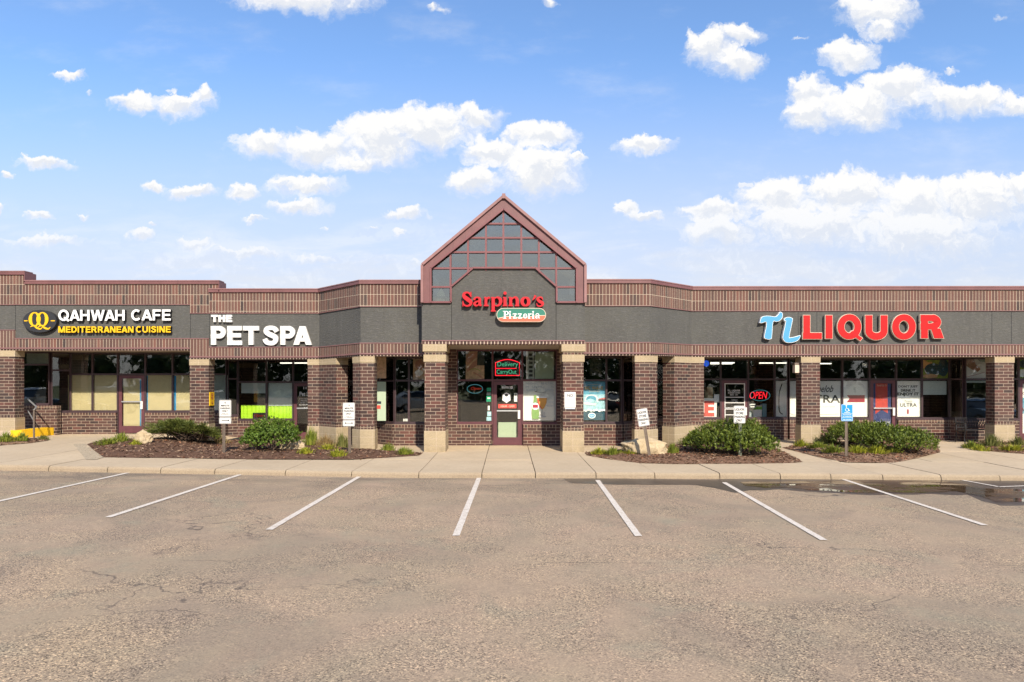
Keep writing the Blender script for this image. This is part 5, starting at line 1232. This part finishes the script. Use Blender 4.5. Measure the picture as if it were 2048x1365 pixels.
def ptext(o, cx, zb, w_, h, rows, mat='ink'):
    for txt, u0, u1, v0, v1, bold in rows:
        b = MB(); put_text(b, txt, cx+(u0-.5)*w_, cx+(u1-.5)*w_, zb+(1-v1)*h, zb+(1-v0)*h, -.0095, -.0065, bold+.022); b.build('lettering', mat, o)
sg5 = 'white minute parking signs'
for px, py, lab, x0, tops, both in ((447.5, 912.5, 'white minute parking sign with right pointing arrow plate', 450.5, (800.5, 834, 835, 848), False), (699, 913.5, 'white minute parking sign with double headed arrow plate', 697.7, (805.8, 839.6, 840.6, 853), True)):
    r, Y = sign_post(px, py, tops[0]+4, lab, sg5)
    q = panel(r, Y, x0, tops[0], tops[1], 24.); ptext(*q, [('15', .42, .58, .1, .21, 0), ('MINUTE', .16, .86, .28, .39, .01), ('PARKING', .11, .9, .44, .55, .01), ('ONLY', .24, .74, .6, .71, .01), ('PICK UP', .24, .74, .78, .82, 0), ('NO OVERNIGHT', .12, .88, .86, .9, 0)])
    q = panel(r, Y, x0, tops[2], tops[3], 24.); o, cx, zb, w_, h = q; b = MB(); b.box(cx-w_*.3, cx+w_*.3, -.0095, -.0065, zb+h*.46, zb+h*.56)
    for s_ in ((1, -1) if both else (1,)): b.plate([(cx+s_*w_*.36, zb+h*.51), (cx+s_*w_*.24, zb+h*.51+s_*h*.17), (cx+s_*w_*.24, zb+h*.51-s_*h*.17)], -.0097, -.0065)
    b.build('arrow', 'ink', o)
gl = 'white liquor store parking signs'
rows = [('LIQUOR', .1, .9, .14, .3, .01), ('STORE', .16, .84, .35, .5, .01), ('PARKING', .08, .93, .56, .7, .01), ('ONLY', .22, .76, .76, .9, .01)]
r, Y = sign_post(1299.5, 921, 824, 'white liquor store parking sign leaning left beside the pale boulder', gl, 'metal_post')
q = panel(r, Y, 1299.5-.5, 816.5, 851.5, 22.); ptext(*q, rows); r.rotation_euler = (R(0), R(-9.5), 0)
r, Y = sign_post(1480.5, 920, 816, 'white upright liquor store parking sign rising from the dense green shrub', gl, 'green_post')
q = panel(r, Y, 1479, 812, 847, 23.2); ptext(*q, rows)
r, Y = sign_post(1693, 918.5, 812, 'blue accessible parking sign on a thin steel post', None, 'metal_post')
q = panel(r, Y, 1694, 809, 842.7, 23.6, 'blue_sign'); o, cx, zb, w_, h = q
b = MB(); U = lambda u, v: (cx+(u-.5)*w_, zb+(1-v)*h)
ribbon(b, [(*U(u, v), .014) for u, v in ((.42, .1), (.44, .24), (.58, .25), (.66, .38), (.74, .37))], -.0095, -.0065)
ribbon(b, [(*U(.5+.15*math.cos(t), .315+.105*math.sin(t)), .012) for t in [R(-150)-R(220)*i/12 for i in range(13)]], -.0099, -.0065); b.plate([U(.43+.055*math.cos(t), .075-.035*math.sin(t)) for t in [2*math.pi*i/12 for i in range(12)]], -.0095, -.0065); b.build('wheelchair_symbol', 'white', o)
ptext(*q, [('PARKING', .25, .75, .47, .51, .01), ('VEHICLE ID REQUIRED', .14, .86, .6, .65, 0), ('UP TO $200 FINE', .14, .86, .7, .75, 0), ('FOR VIOLATION', .16, .86, .88, .93, 0)], 'white')
b = MB(); b.box(cx-w_*.42, cx+w_*.42, -.0095, -.0065, zb+h*.44, zb+h*.455); b.box(cx-w_*.42, cx+w_*.42, -.0095, -.0065, zb+h*.2, zb+h*.215); b.build('divider', 'white', o)

# ================================================================== handrail, step, bench
X, Y = G(68, 877); z = gz(X, Y)
r = empty('handrail', (X, Y, z), 'thin grey metal stair handrail beside the yellow step', 'handrail')
zt, zm = PZ(820, Y)-z, PZ(842, Y)-z
MB().tube([(0, 0, -.05), (0, 0, zt)], .028, 8).build('post', 'metal_post', r); MB().tube([(0, 0, zt), (-.12, .3, zt+.08), (-.9, 1.0, zt+.32)], .024, 8).build('top_rail', 'galv', r); MB().tube([(0, 0, zm), (-.9, 1.0, zm+.28)], .02, 8).build('middle_rail', 'galv', r)
MB().box(-.07, .07, -.07, .07, -.0, .012).build('base_plate', 'metal_post', r)
b = MB((-15.85, 22.4, .2)); pl = [(-19, 22.25), (-15.86, 22.25), (-15.72, 23.585), (-19, 23.585)]
b.prism(pl, .0, .5); st = b.build('raised_step', 'concrete_edge'); st.location = (-15.85, 22.4, .2); tag(st, 'raised concrete stoop with yellow painted edge by the handrail', 'step')
b = MB((-15.85, 22.4, .2)); b.prism([(-15.857, 22.24), (-15.835, 22.24), (-15.695, 23.58), (-15.717, 23.58)], .1, .515); b.prism([(-16.2, 22.238), (-15.86, 22.238), (-15.725, 23.58), (-16.1, 23.58)], .5005, .515); b.prism([(-16.2, 22.22), (-15.86, 22.22), (-15.86, 22.238), (-16.2, 22.238)], .1, .515); b.build('painted_edge', 'yellow_paint', st)
# iron bench
bx0, bx1, by, bz = PX(1919, 23.0), PX(1986, 23.0), 23.0, .04
r = empty('bench', ((bx0+bx1)/2, by, bz), 'black iron bench with ornate lattice back half hidden by the pier', 'bench')
L2 = (bx1-bx0)/2
b = MB()
for i in range(9): b.box(-L2+.05, L2-.05, -.22+i*.05, -.22+i*.05+.032, .43, .45)
b.build('seat', 'iron', r)
b = MB(); b.bar((-L2+.05, .25, .82), (L2-.05, .25, .82), .03, .03); b.bar((-L2+.05, .22, .5), (L2-.05, .22, .5), .03, .03)
random.seed(6)
for i in range(int(2*L2/.085)):
    x = -L2+.1+i*.085
    if x > L2-.08: break
    b.tube([(x+.05*math.cos(t), .235, .58+.05*math.sin(t)) for t in [2*math.pi*k/10 for k in range(11)]], .01, 4); b.tube([(x+.05*math.cos(t), .24, .72+.06*math.sin(t)) for t in [2*math.pi*k/10 for k in range(11)]], .01, 4); b.tube([(x-.04, .235, .52), (x+.04, .245, .8)], .008, 4)
b.build('backrest', 'iron', r)
for s_ in (-1, 1):
    x = s_*(L2-.03)
    MB().tube(spline([(x, -.24, 0), (x, -.2, .2), (x, -.26, .45), (x, -.24, .62), (x, -.12, .66), (x, .22, .64)], 4), .02, 6).build('armrest', 'iron', r)
    MB().tube(spline([(x, .26, 0), (x, .2, .22), (x, .22, .5), (x, .26, .84)], 4), .02, 6).build('leg', 'iron', r)
    MB().tube(spline([(x, -.22, .42), (x, 0, .36), (x, .2, .42)], 4), .016, 6).build('brace', 'iron', r)

# ================================================================== boulders, shrubs, plants
import bmesh
def boulder(px, py, wpx, hpx, label, seed, sx=.7, flat=0.):
    X, Y = G(px, py); wd = wpx*Y/F; h = hpx*Y/F*1.05; Y += wd*sx*.3; z = mz(X, Y)
    bm = bmesh.new(); bmesh.ops.create_icosphere(bm, subdivisions=5, radius=1)
    for v in bm.verts:
        p = v.co.copy(); q = p*1.25+Vector((seed*3.1, seed, 0)); n1 = mnoise.noise(q); n2 = mnoise.noise(q*3.1); n3 = mnoise.noise(q*8)+.6*mnoise.noise(q*17)-1.2*max(0, .12-abs(mnoise.noise(q*2.3+Vector((1, 9, 2)))))*4
        k = 1+.34*n1+.17*n2+.07*n3-.06*abs(mnoise.noise(q*1.7+Vector((5, 5, 5))))
        c = mnoise.cell(q*1.4) if False else 0
        p = p*k; top = .62-.35*abs(p.x)+.22*mnoise.noise(Vector((p.x*1.6+seed, p.y*1.6, seed))); p.z = p.z if p.z < top else top+(p.z-top)*.25; p.z = max(-.5, p.z)
        v.co = Vector((p.x*wd/2*1.05, p.y*wd/2*sx, (p.z+.3)*h/1.05))
    me = bpy.data.meshes.new('boulder'); bm.to_mesh(me); bm.free(); me.materials.append(M['boulder'])
    uvl = me.uv_layers.new(name='uv')
    for pp in me.polygons: pp.use_smooth = True
    o = link(bpy.data.objects.new('boulder', me)); o.location = (X, Y, z-.02); return tag(o, label, 'boulder', 'pale boulders in the mulch beds')
boulder(281, 893, 34, 26, 'pale rounded boulder at the left edge of the juniper', 2.)
boulder(400, 888, 46, 9, 'low flat pale stone under the right side of the juniper', 4.)
boulder(580, 905, 48, 22, 'smooth tan boulder tucked behind the round shrub by the pet spa door', 7.)
boulder(1292, 915, 86, 33, 'large jagged pale boulder behind the leaning parking sign', 9., .6)
boulder(1733, 902, 26, 20, 'small brown grey boulder in front of the wide shrub', 11.)

def leaf_quads(b, p, n, size, rnd, asp=.5):
    t = Vector((rnd.uniform(-1, 1), rnd.uniform(-1, 1), rnd.uniform(-.6, 1)))
    n = (n+.75*Vector((rnd.uniform(-1, 1), rnd.uniform(-1, 1), rnd.uniform(-1, 1)))).normalized(); t = (t-n*t.dot(n)).normalized(); s2 = n.cross(t)
    l = size*rnd.uniform(.6, 1.25); w_ = l*asp
    b.add([p-t*l*.5, p+s2*w_*.5-t*.05*l, p+t*l*.5+n*l*.08, p-s2*w_*.5-t*.05*l], [(0, 1, 2, 3)])
def shrub(lobes, mat, n, shoot, label, seed, name='shrub', wid=.2, lv=9, group=None):
    """lobes: (px, base py, width px, top py); foliage as shoots of narrow leaves spread over and through lumpy ellipsoids"""
    rnd = random.Random(seed); X0, Y0_ = G(lobes[0][0], lobes[0][1]); z0 = mz(X0, Y0_+.4); r = empty(name, (X0, Y0_+.4, z0), label, 'shrub', group)
    b = MB(r.location); tot = sum(l[2]*(l[1]-l[3]) for l in lobes); st = MB(r.location)
    for (px, py, wpx, top) in lobes:
        X, Y = G(px, py); wd = wpx*Y/F; ry = min(wd*.5, .9); Yc = Y+ry*.72; z = mz(X, Yc); h = (PZ(top, Yc)-z); wd *= Yc/Y
        c = Vector((X, Yc, z+h*.40)); rad = Vector((wd/2, ry, h*.56)); k = int(n*wpx*(py-top)/tot); off = Vector((seed*1.7, px*.01, 3))
        st.tube([(X, Yc, z-.05), (X+.05, Yc, z+h*.5)], [.04, .015], 6)
        for i in range(6):
            a = rnd.uniform(0, 6.28); st.tube([(X, Yc, z+.03), (X+math.cos(a)*rad.x*.7, Yc+math.sin(a)*rad.y*.7, z+h*rnd.uniform(.3, .7))], [.025, .008], 5)
        for i in range(k):
            d = Vector((rnd.gauss(0, 1), rnd.gauss(0, 1), rnd.gauss(0, 1))).normalized()
            if d.z < -.35: d.z *= -.6
            lump = 1+.20*mnoise.noise(d*1.9+off)+.16*mnoise.noise(d*4.6+off)+.07*mnoise.noise(d*9+off)
            rr = lump*(1-.16*abs(rnd.gauss(0, .6)))
            if rnd.random() < .25: rr *= rnd.uniform(.5, .9)
            p = c+Vector((d.x*rad.x*rr, d.y*rad.y*rr, d.z*rad.z*rr))
            if p.z < z: p.z = z+rnd.uniform(0, .1)
            ax = (Vector((d.x/max(rad.x, .1), d.y/max(rad.y, .1), d.z/max(rad.z, .1))).normalized()*.7+Vector((rnd.gauss(0, .25), rnd.gauss(0, .25), .75+rnd.gauss(0, .2)))).normalized()
            L = shoot*rnd.uniform(.6, 1.25); s1 = ax.orthogonal().normalized(); s2 = ax.cross(s1)
            for q in range(lv):                      # one shoot = one island of joined leaves
                t = rnd.uniform(.05, 1); a = rnd.uniform(0, 6.283); o_ = (s1*math.cos(a)+s2*math.sin(a)); base = p+ax*L*t*.8; tip = base+(o_*.75+ax*.75)*L*rnd.uniform(.35, .6)
                wv = ax.cross(o_)*L*wid*rnd.uniform(.5, 1.)*.5; mid = base.lerp(tip, .5)
                b.add([base, mid+wv, tip, mid-wv], [(0, 1, 2, 3)])
    st.build('stem', 'bark', r); b.build('foliage', mat, r); return r
shrub([(533, 911, 98, 838), (562, 902, 50, 842), (505, 909, 52, 856)], 'boxwood', 2600, .085, 'round bright green shrub beside the pet spa door', 3, wid=.5, lv=8)
shrub([(1478, 921, 142, 843), (1420, 915, 82, 864), (1515, 922, 98, 868), (1402, 907, 40, 861), (1502, 908, 70, 842)], 'yew', 3300, .13, 'wide dark green shrub around the upright liquor store parking sign', 5, wid=.26, lv=9)
shrub([(1745, 905, 130, 843), (1822, 916, 122, 856), (1712, 900, 76, 846), (1785, 911, 112, 848), (1848, 914, 70, 866)], 'yew', 3300, .13, 'long dark green shrub right of the blue accessible sign', 8, wid=.26, lv=9)
# spreading juniper: feathery sprays
def juniper():
    rnd = random.Random(11); X, Y = G(355, 893); z = mz(X, Y+.4); r = empty('juniper', (X, Y+.4, z), 'low spreading juniper with feathery dark sprays above pale stones', 'shrub'); b = MB(r.location); st = MB(r.location)
    for k in range(300):
        px = rnd.gauss(360, 40); px = max(288, min(440, px)); t = (px-286)/155; top = 843+16*(abs(t-.4)**1.3)*2+rnd.uniform(-3, 20); 
        base = Vector((PX(rnd.gauss(360, 25), Y), Y+.5+rnd.uniform(-.1, .5), z+rnd.uniform(.02, .15)))
        Yt = Y+.35+rnd.uniform(-.55, .85); tip = Vector((PX(px, Yt), Yt, PZ(min(top, 884), Yt)))
        if k % 3 == 0: st.tube([base, base.lerp(tip, .55)+Vector((0, 0, .06))], [.02, .008], 5)
        n = 46
        for i in range(n):
            u = rnd.uniform(.3, 1.02); c = base.lerp(tip, u)+Vector((0, 0, .12*math.sin(u*3)))+Vector((rnd.gauss(0, .05), rnd.gauss(0, .05), rnd.gauss(0, .028)))*(1.25-u*.6)
            d = ((tip-base).normalized()+Vector((rnd.uniform(-.7, .7), rnd.uniform(-.7, .7), rnd.uniform(-.2, .5)))).normalized(); s2 = d.cross(Vector((rnd.uniform(-1, 1), rnd.uniform(-1, 1), 1))).normalized(); l = rnd.uniform(.05, .13)
            b.add([c-s2*.012, c+s2*.012, c+d*l], [(0, 1, 2)])
    st.build('stem', 'bark', r); b.build('foliage', 'juniper', r)
juniper()
def clump(px, py, wpx, hpx, mat, label, group, seed, name='daylily', n=90, blade=.016):
    rnd = random.Random(seed); X, Y = G(px, py); z = mz(X, Y); wd = wpx*Y/F/2; h = hpx*Y/F
    b = MB((X, Y, z))
    for i in range(n):
        a = rnd.uniform(0, 6.283); rr = min(.8, abs(rnd.gauss(0, .46))); bx, by_ = X+math.cos(a)*wd*rr, Y+math.sin(a)*min(wd, .35)*rr; dr_ = Vector((math.cos(a), math.sin(a), 0)); l = h*rnd.choice((.45, .6, .75, .9, 1.2))*rnd.uniform(.8, 1.12)*(1.12-.6*rr); lean = rnd.uniform(.1, .9)*wd*.55
        s2 = Vector((-math.sin(a+rnd.uniform(-1, 1)), math.cos(a+rnd.uniform(-1, 1)), 0))*blade*rnd.uniform(.6, 1.2)
        p0 = Vector((bx, by_, z-.01)); p1 = p0+dr_*lean*.4+Vector((0, 0, l*.7)); p2 = p0+dr_*lean+Vector((rnd.uniform(-.03, .03), 0, l*rnd.uniform(.75, 1.05)))
        b.add([p0-s2, p0+s2, p1+s2*.8, p1-s2*.8, p2], [(0, 1, 2, 3), (3, 2, 4)])
    o = b.build(name, mat); o.location = (X, Y, z); return tag(o, label, 'plant', group)
PL = [
 (12, 888, 44, 20, 'lily', 'green plant clump at the far left frame edge', 'E'), (44, 886, 28, 17, 'lily', 'green plant clump in front of the left brick pier base', 'E'), (86, 881, 26, 12, 'olive', 'small olive plant clump at the tip of the far left bed', 'E'),
 (216, 893, 56, 14, 'lily', 'wide low green clump at the left end of the long bed', 'A'), (243, 889, 36, 19, 'lily', 'taller green clump just left of the rounded boulder', 'A'), (271, 896, 24, 11, 'lime_leaf', 'small bright clump in front of the rounded boulder', 'A'),
 (428, 888, 32, 24, 'lily', 'tall grass clump behind the right arrow parking sign', 'A'), (440, 892, 40, 14, 'straw', 'straw coloured grass tuft at the foot of the right arrow parking sign', 'A'),
 (622, 896, 34, 34, 'lily', 'tall green grass clump against the angled brick pier', 'A'), (652, 898, 46, 24, 'straw', 'dry straw coloured grass against the angled pier base', 'A'), (684, 897, 30, 30, 'olive', 'tall olive grass between the two piers behind the parking sign', 'A'),
 (612, 914, 36, 13, 'lime_leaf', 'low bright yellow green clump at the front kerb left of parking sign', 'A'), (656, 906, 38, 12, 'lime_leaf', 'low yellow green clump below the dry straw grass', 'A'), (676, 916, 40, 15, 'lime_leaf', 'low yellow green clump touching the double arrow sign post', 'A'),
 (776, 908, 30, 18, 'lily', 'upright green clump in front of the left bay wall', 'A'), (808, 911, 42, 14, 'lily', 'wide low clump next to the left entrance pier', 'A'),
 (1198, 911, 34, 14, 'lime_leaf', 'yellow green clump next to the right entrance pier', 'B'), (1226, 913, 40, 15, 'lily', 'green clump in the middle below the wave poster', 'B'), (1256, 906, 26, 18, 'olive', 'olive clump behind the left end of jagged boulder', 'B'), (1262, 915, 34, 11, 'lime_leaf', 'low bright clump at the left foot of jagged boulder', 'B'),
 (1345, 914, 26, 22, 'lily', 'green clump at the right end of jagged boulder', 'B'), (1378, 896, 44, 20, 'olive', 'olive clump against the right corner pier base', 'B'),
 (1604, 897, 34, 14, 'lime_leaf', 'yellow green clump at the foot of the liquor store pier', 'C'), (1655, 894, 54, 24, 'olive', 'broad olive clump behind the blue sign post', 'C'), (1636, 903, 46, 13, 'lily', 'low green clump left of the blue sign post', 'C'), (1668, 911, 50, 16, 'lily', 'bushy green clump touching the blue sign post', 'C'), (1714, 913, 44, 16, 'lime_leaf', 'bright clump right of the blue sign post', 'C'), (1752, 914, 50, 17, 'lime_leaf', 'bright clump in front of the small brown boulder', 'C'), (1786, 912, 36, 12, 'lily', 'low clump at the front edge of long shrub', 'C'),
 (1944, 897, 40, 15, 'lily', 'green clump at the left tip of the far right bed', 'D'), (1984, 898, 44, 24, 'olive', 'tall clump hiding the foot of the right brick pier', 'D'), (2036, 896, 36, 20, 'olive', 'tall olive clump at the far right frame edge', 'D'), (2028, 904, 60, 13, 'lime_leaf', 'low yellow green clump at the far right frame edge', 'D'), (1962, 901, 40, 12, 'lime_leaf', 'low yellow green clump in front of the bench', 'D')]
BN = {'A': 'plants in the long left bed', 'B': 'plants in the bed around the jagged boulder', 'C': 'plants in the bed around the blue sign', 'D': 'plants in the far right bed', 'E': 'plants in the far left bed'}
for i, (px, py, w_, h, mt, lab, k) in enumerate(PL):
    clump(px, py, w_*1.12, h*.9, mt, lab, BN[k], 100+i, 'grass_clump' if mt in ('straw', 'olive') or h > 22 else 'daylily', int(110+w_*h*.3), .012 if h < 20 else .009)
# fallen dry leaves lying on the mulch and under the shrubs
b = MB(); rnd = random.Random(77)
for k, num in (('A', 240), ('B', 420), ('C', 420), ('D', 90), ('E', 40)):
    poly = BP[k]; x0, x1 = min(p[0] for p in poly), max(p[0] for p in poly); y0, y1 = min(p[1] for p in poly), max(p[1] for p in poly); c = 0
    while c < num:
        p = (rnd.uniform(x0, x1), rnd.uniform(y0, y1))
        if inside(p, poly):
            c += 1; leaf_quads(b, Vector((p[0], p[1], mz(*p)+.02)), Vector((0, 0, 1)), .06, rnd, .6)
o = b.build('fallen_leaves', 'dead_leaf'); tag(o, 'dry reddish leaves scattered over the mulch beds', 'leaves', None, 'stuff')

# ================================================================== the rest of the car park, mirrored in the shop glass
def car(x, y, rz, paint, label):
    z = gasph(x, y)+.004; r = empty('parked_car', (x, y, z), label, 'car', 'cars parked across the lot', rz)
    def loft(prof, half, name, mt):
        n = len(prof); b = MB(); vs = []
        for s_ in (-1, 1):
            for (px, pz, tw) in prof: vs.append((s_*half*tw, px, pz))
        fs = [(i, (i+1) % n, n+(i+1) % n, n+i) for i in range(n)]+[tuple(range(n))[::-1], tuple(range(n, 2*n))]
        b.add(vs, fs); return b.build(name, mt, r, False)
    body = [(-2.25, .35, .96), (-2.3, .6, .97), (-2.2, .82, .95), (-1.5, .93, .95), (-.95, .98, .95), (1.3, 1.02, .94), (1.95, 1.0, .92), (2.2, .9, .92), (2.25, .55, .95), (2.15, .3, .95), (1.75, .3, .95), (1.65, .55, .95), (1.3, .68, .95), (.98, .55, .95), (.9, .25, .95), (-1., .25, .95), (-1.1, .55, .95), (-1.42, .68, .95), (-1.75, .55, .95), (-1.85, .3, .95)]
    bo = loft(body, .92, 'body', paint)
    loft([(-1.05, .96, .9), (-.3, 1.4, .76), (.6, 1.44, .75), (1.75, 1.01, .86)], .92, 'cabin_glass', 'car_glass'); loft([(-.42, 1.37, .775), (-.25, 1.45, .74), (.62, 1.475, .73), (.85, 1.42, .76)], .92, 'roof', paint)
    for sx in (-1, 1):
        for wy_ in (-1.42, 1.32):
            b = MB(); b.tube([(sx*.72, wy_, .32), (sx*.9, wy_, .32)], .32, 18); w2 = b.build('wheel', 'tyre', r); b = MB(); b.tube([(sx*.895, wy_, .32), (sx*.908, wy_, .32)], .2, 12); b.build('rim', 'rim', w2)
        MB().box(sx*.62-.16, sx*.62+.16, -2.31, -2.2, .62, .74).build('headlight', 'poster_foam', r); MB().box(sx*.62-.16, sx*.62+.16, 2.2, 2.262, .68, .84).build('tail_light', 'poster_red', r)
        MB().box(sx*.9-.1, sx*.9+.1, -.78, -.66, .98, 1.12).build('mirror', paint, r)
plain('car_silver', (.5, .52, .53), .25, .03, 3., .6, spec=.6); plain('car_dark', (.03, .035, .04), .2, .05, 3., .3, spec=.6); plain('car_white', (.72, .73, .73), .25, .03, 3., 0., spec=.6); plain('car_blue', (.06, .12, .2), .22, .05, 3., .4, spec=.6)
for i, (x, y, rz, pm, lab) in enumerate([(-26.5, 9.6, 178, 'car_silver', 'silver sedan parked outermost on the left'), (-23.2, 9.2, 181, 'car_dark', 'dark sedan parked on the left beside a silver one'), (-17.2, 9.4, 180, 'car_white', 'white sedan parked left, nearest the empty stalls'), (-6.6, -6, 60, 'car_silver', 'silver sedan standing aslant behind the viewpoint'),
                               (22.6, 9.2, 181, 'car_silver', 'silver sedan parked right, nearest the empty stalls'), (26.0, 9.4, 178, 'car_blue', 'dark blue sedan parked outermost on the right'), (-33, -8, 90, 'car_white', 'white sedan in the far left aisle'), (7.5, -8, 0, 'car_dark', 'dark sedan facing the shops behind the viewpoint')]):
    car(x, y, R(rz), pm, lab)
b = MB(); rnd = random.Random(9)
for k in range(46):
    x = -92+k*4.1+rnd.uniform(-1, 1); y = -46+rnd.uniform(-5, 4); h = rnd.uniform(7, 12); rr = rnd.uniform(2.2, 3.6)
    for i in range(520):
        d = Vector((rnd.gauss(0, 1), rnd.gauss(0, 1), rnd.gauss(0, 1))).normalized(); q = rnd.uniform(.55, 1.05)*(1+.25*mnoise.noise(d*2+Vector((k, 0, 0))))
        leaf_quads(b, Vector((x+d.x*rr*q, y+d.y*rr*q, h*.52+d.z*h*.5*q-1)), d, 1.0, rnd, .7)
    b.tube([(x, y, -1), (x, y, h*.5)], [.22, .1], 6)
tag(b.build('treeline', 'treeleaf'), 'dense green treeline across the road behind the lot', 'trees', None, 'stuff')
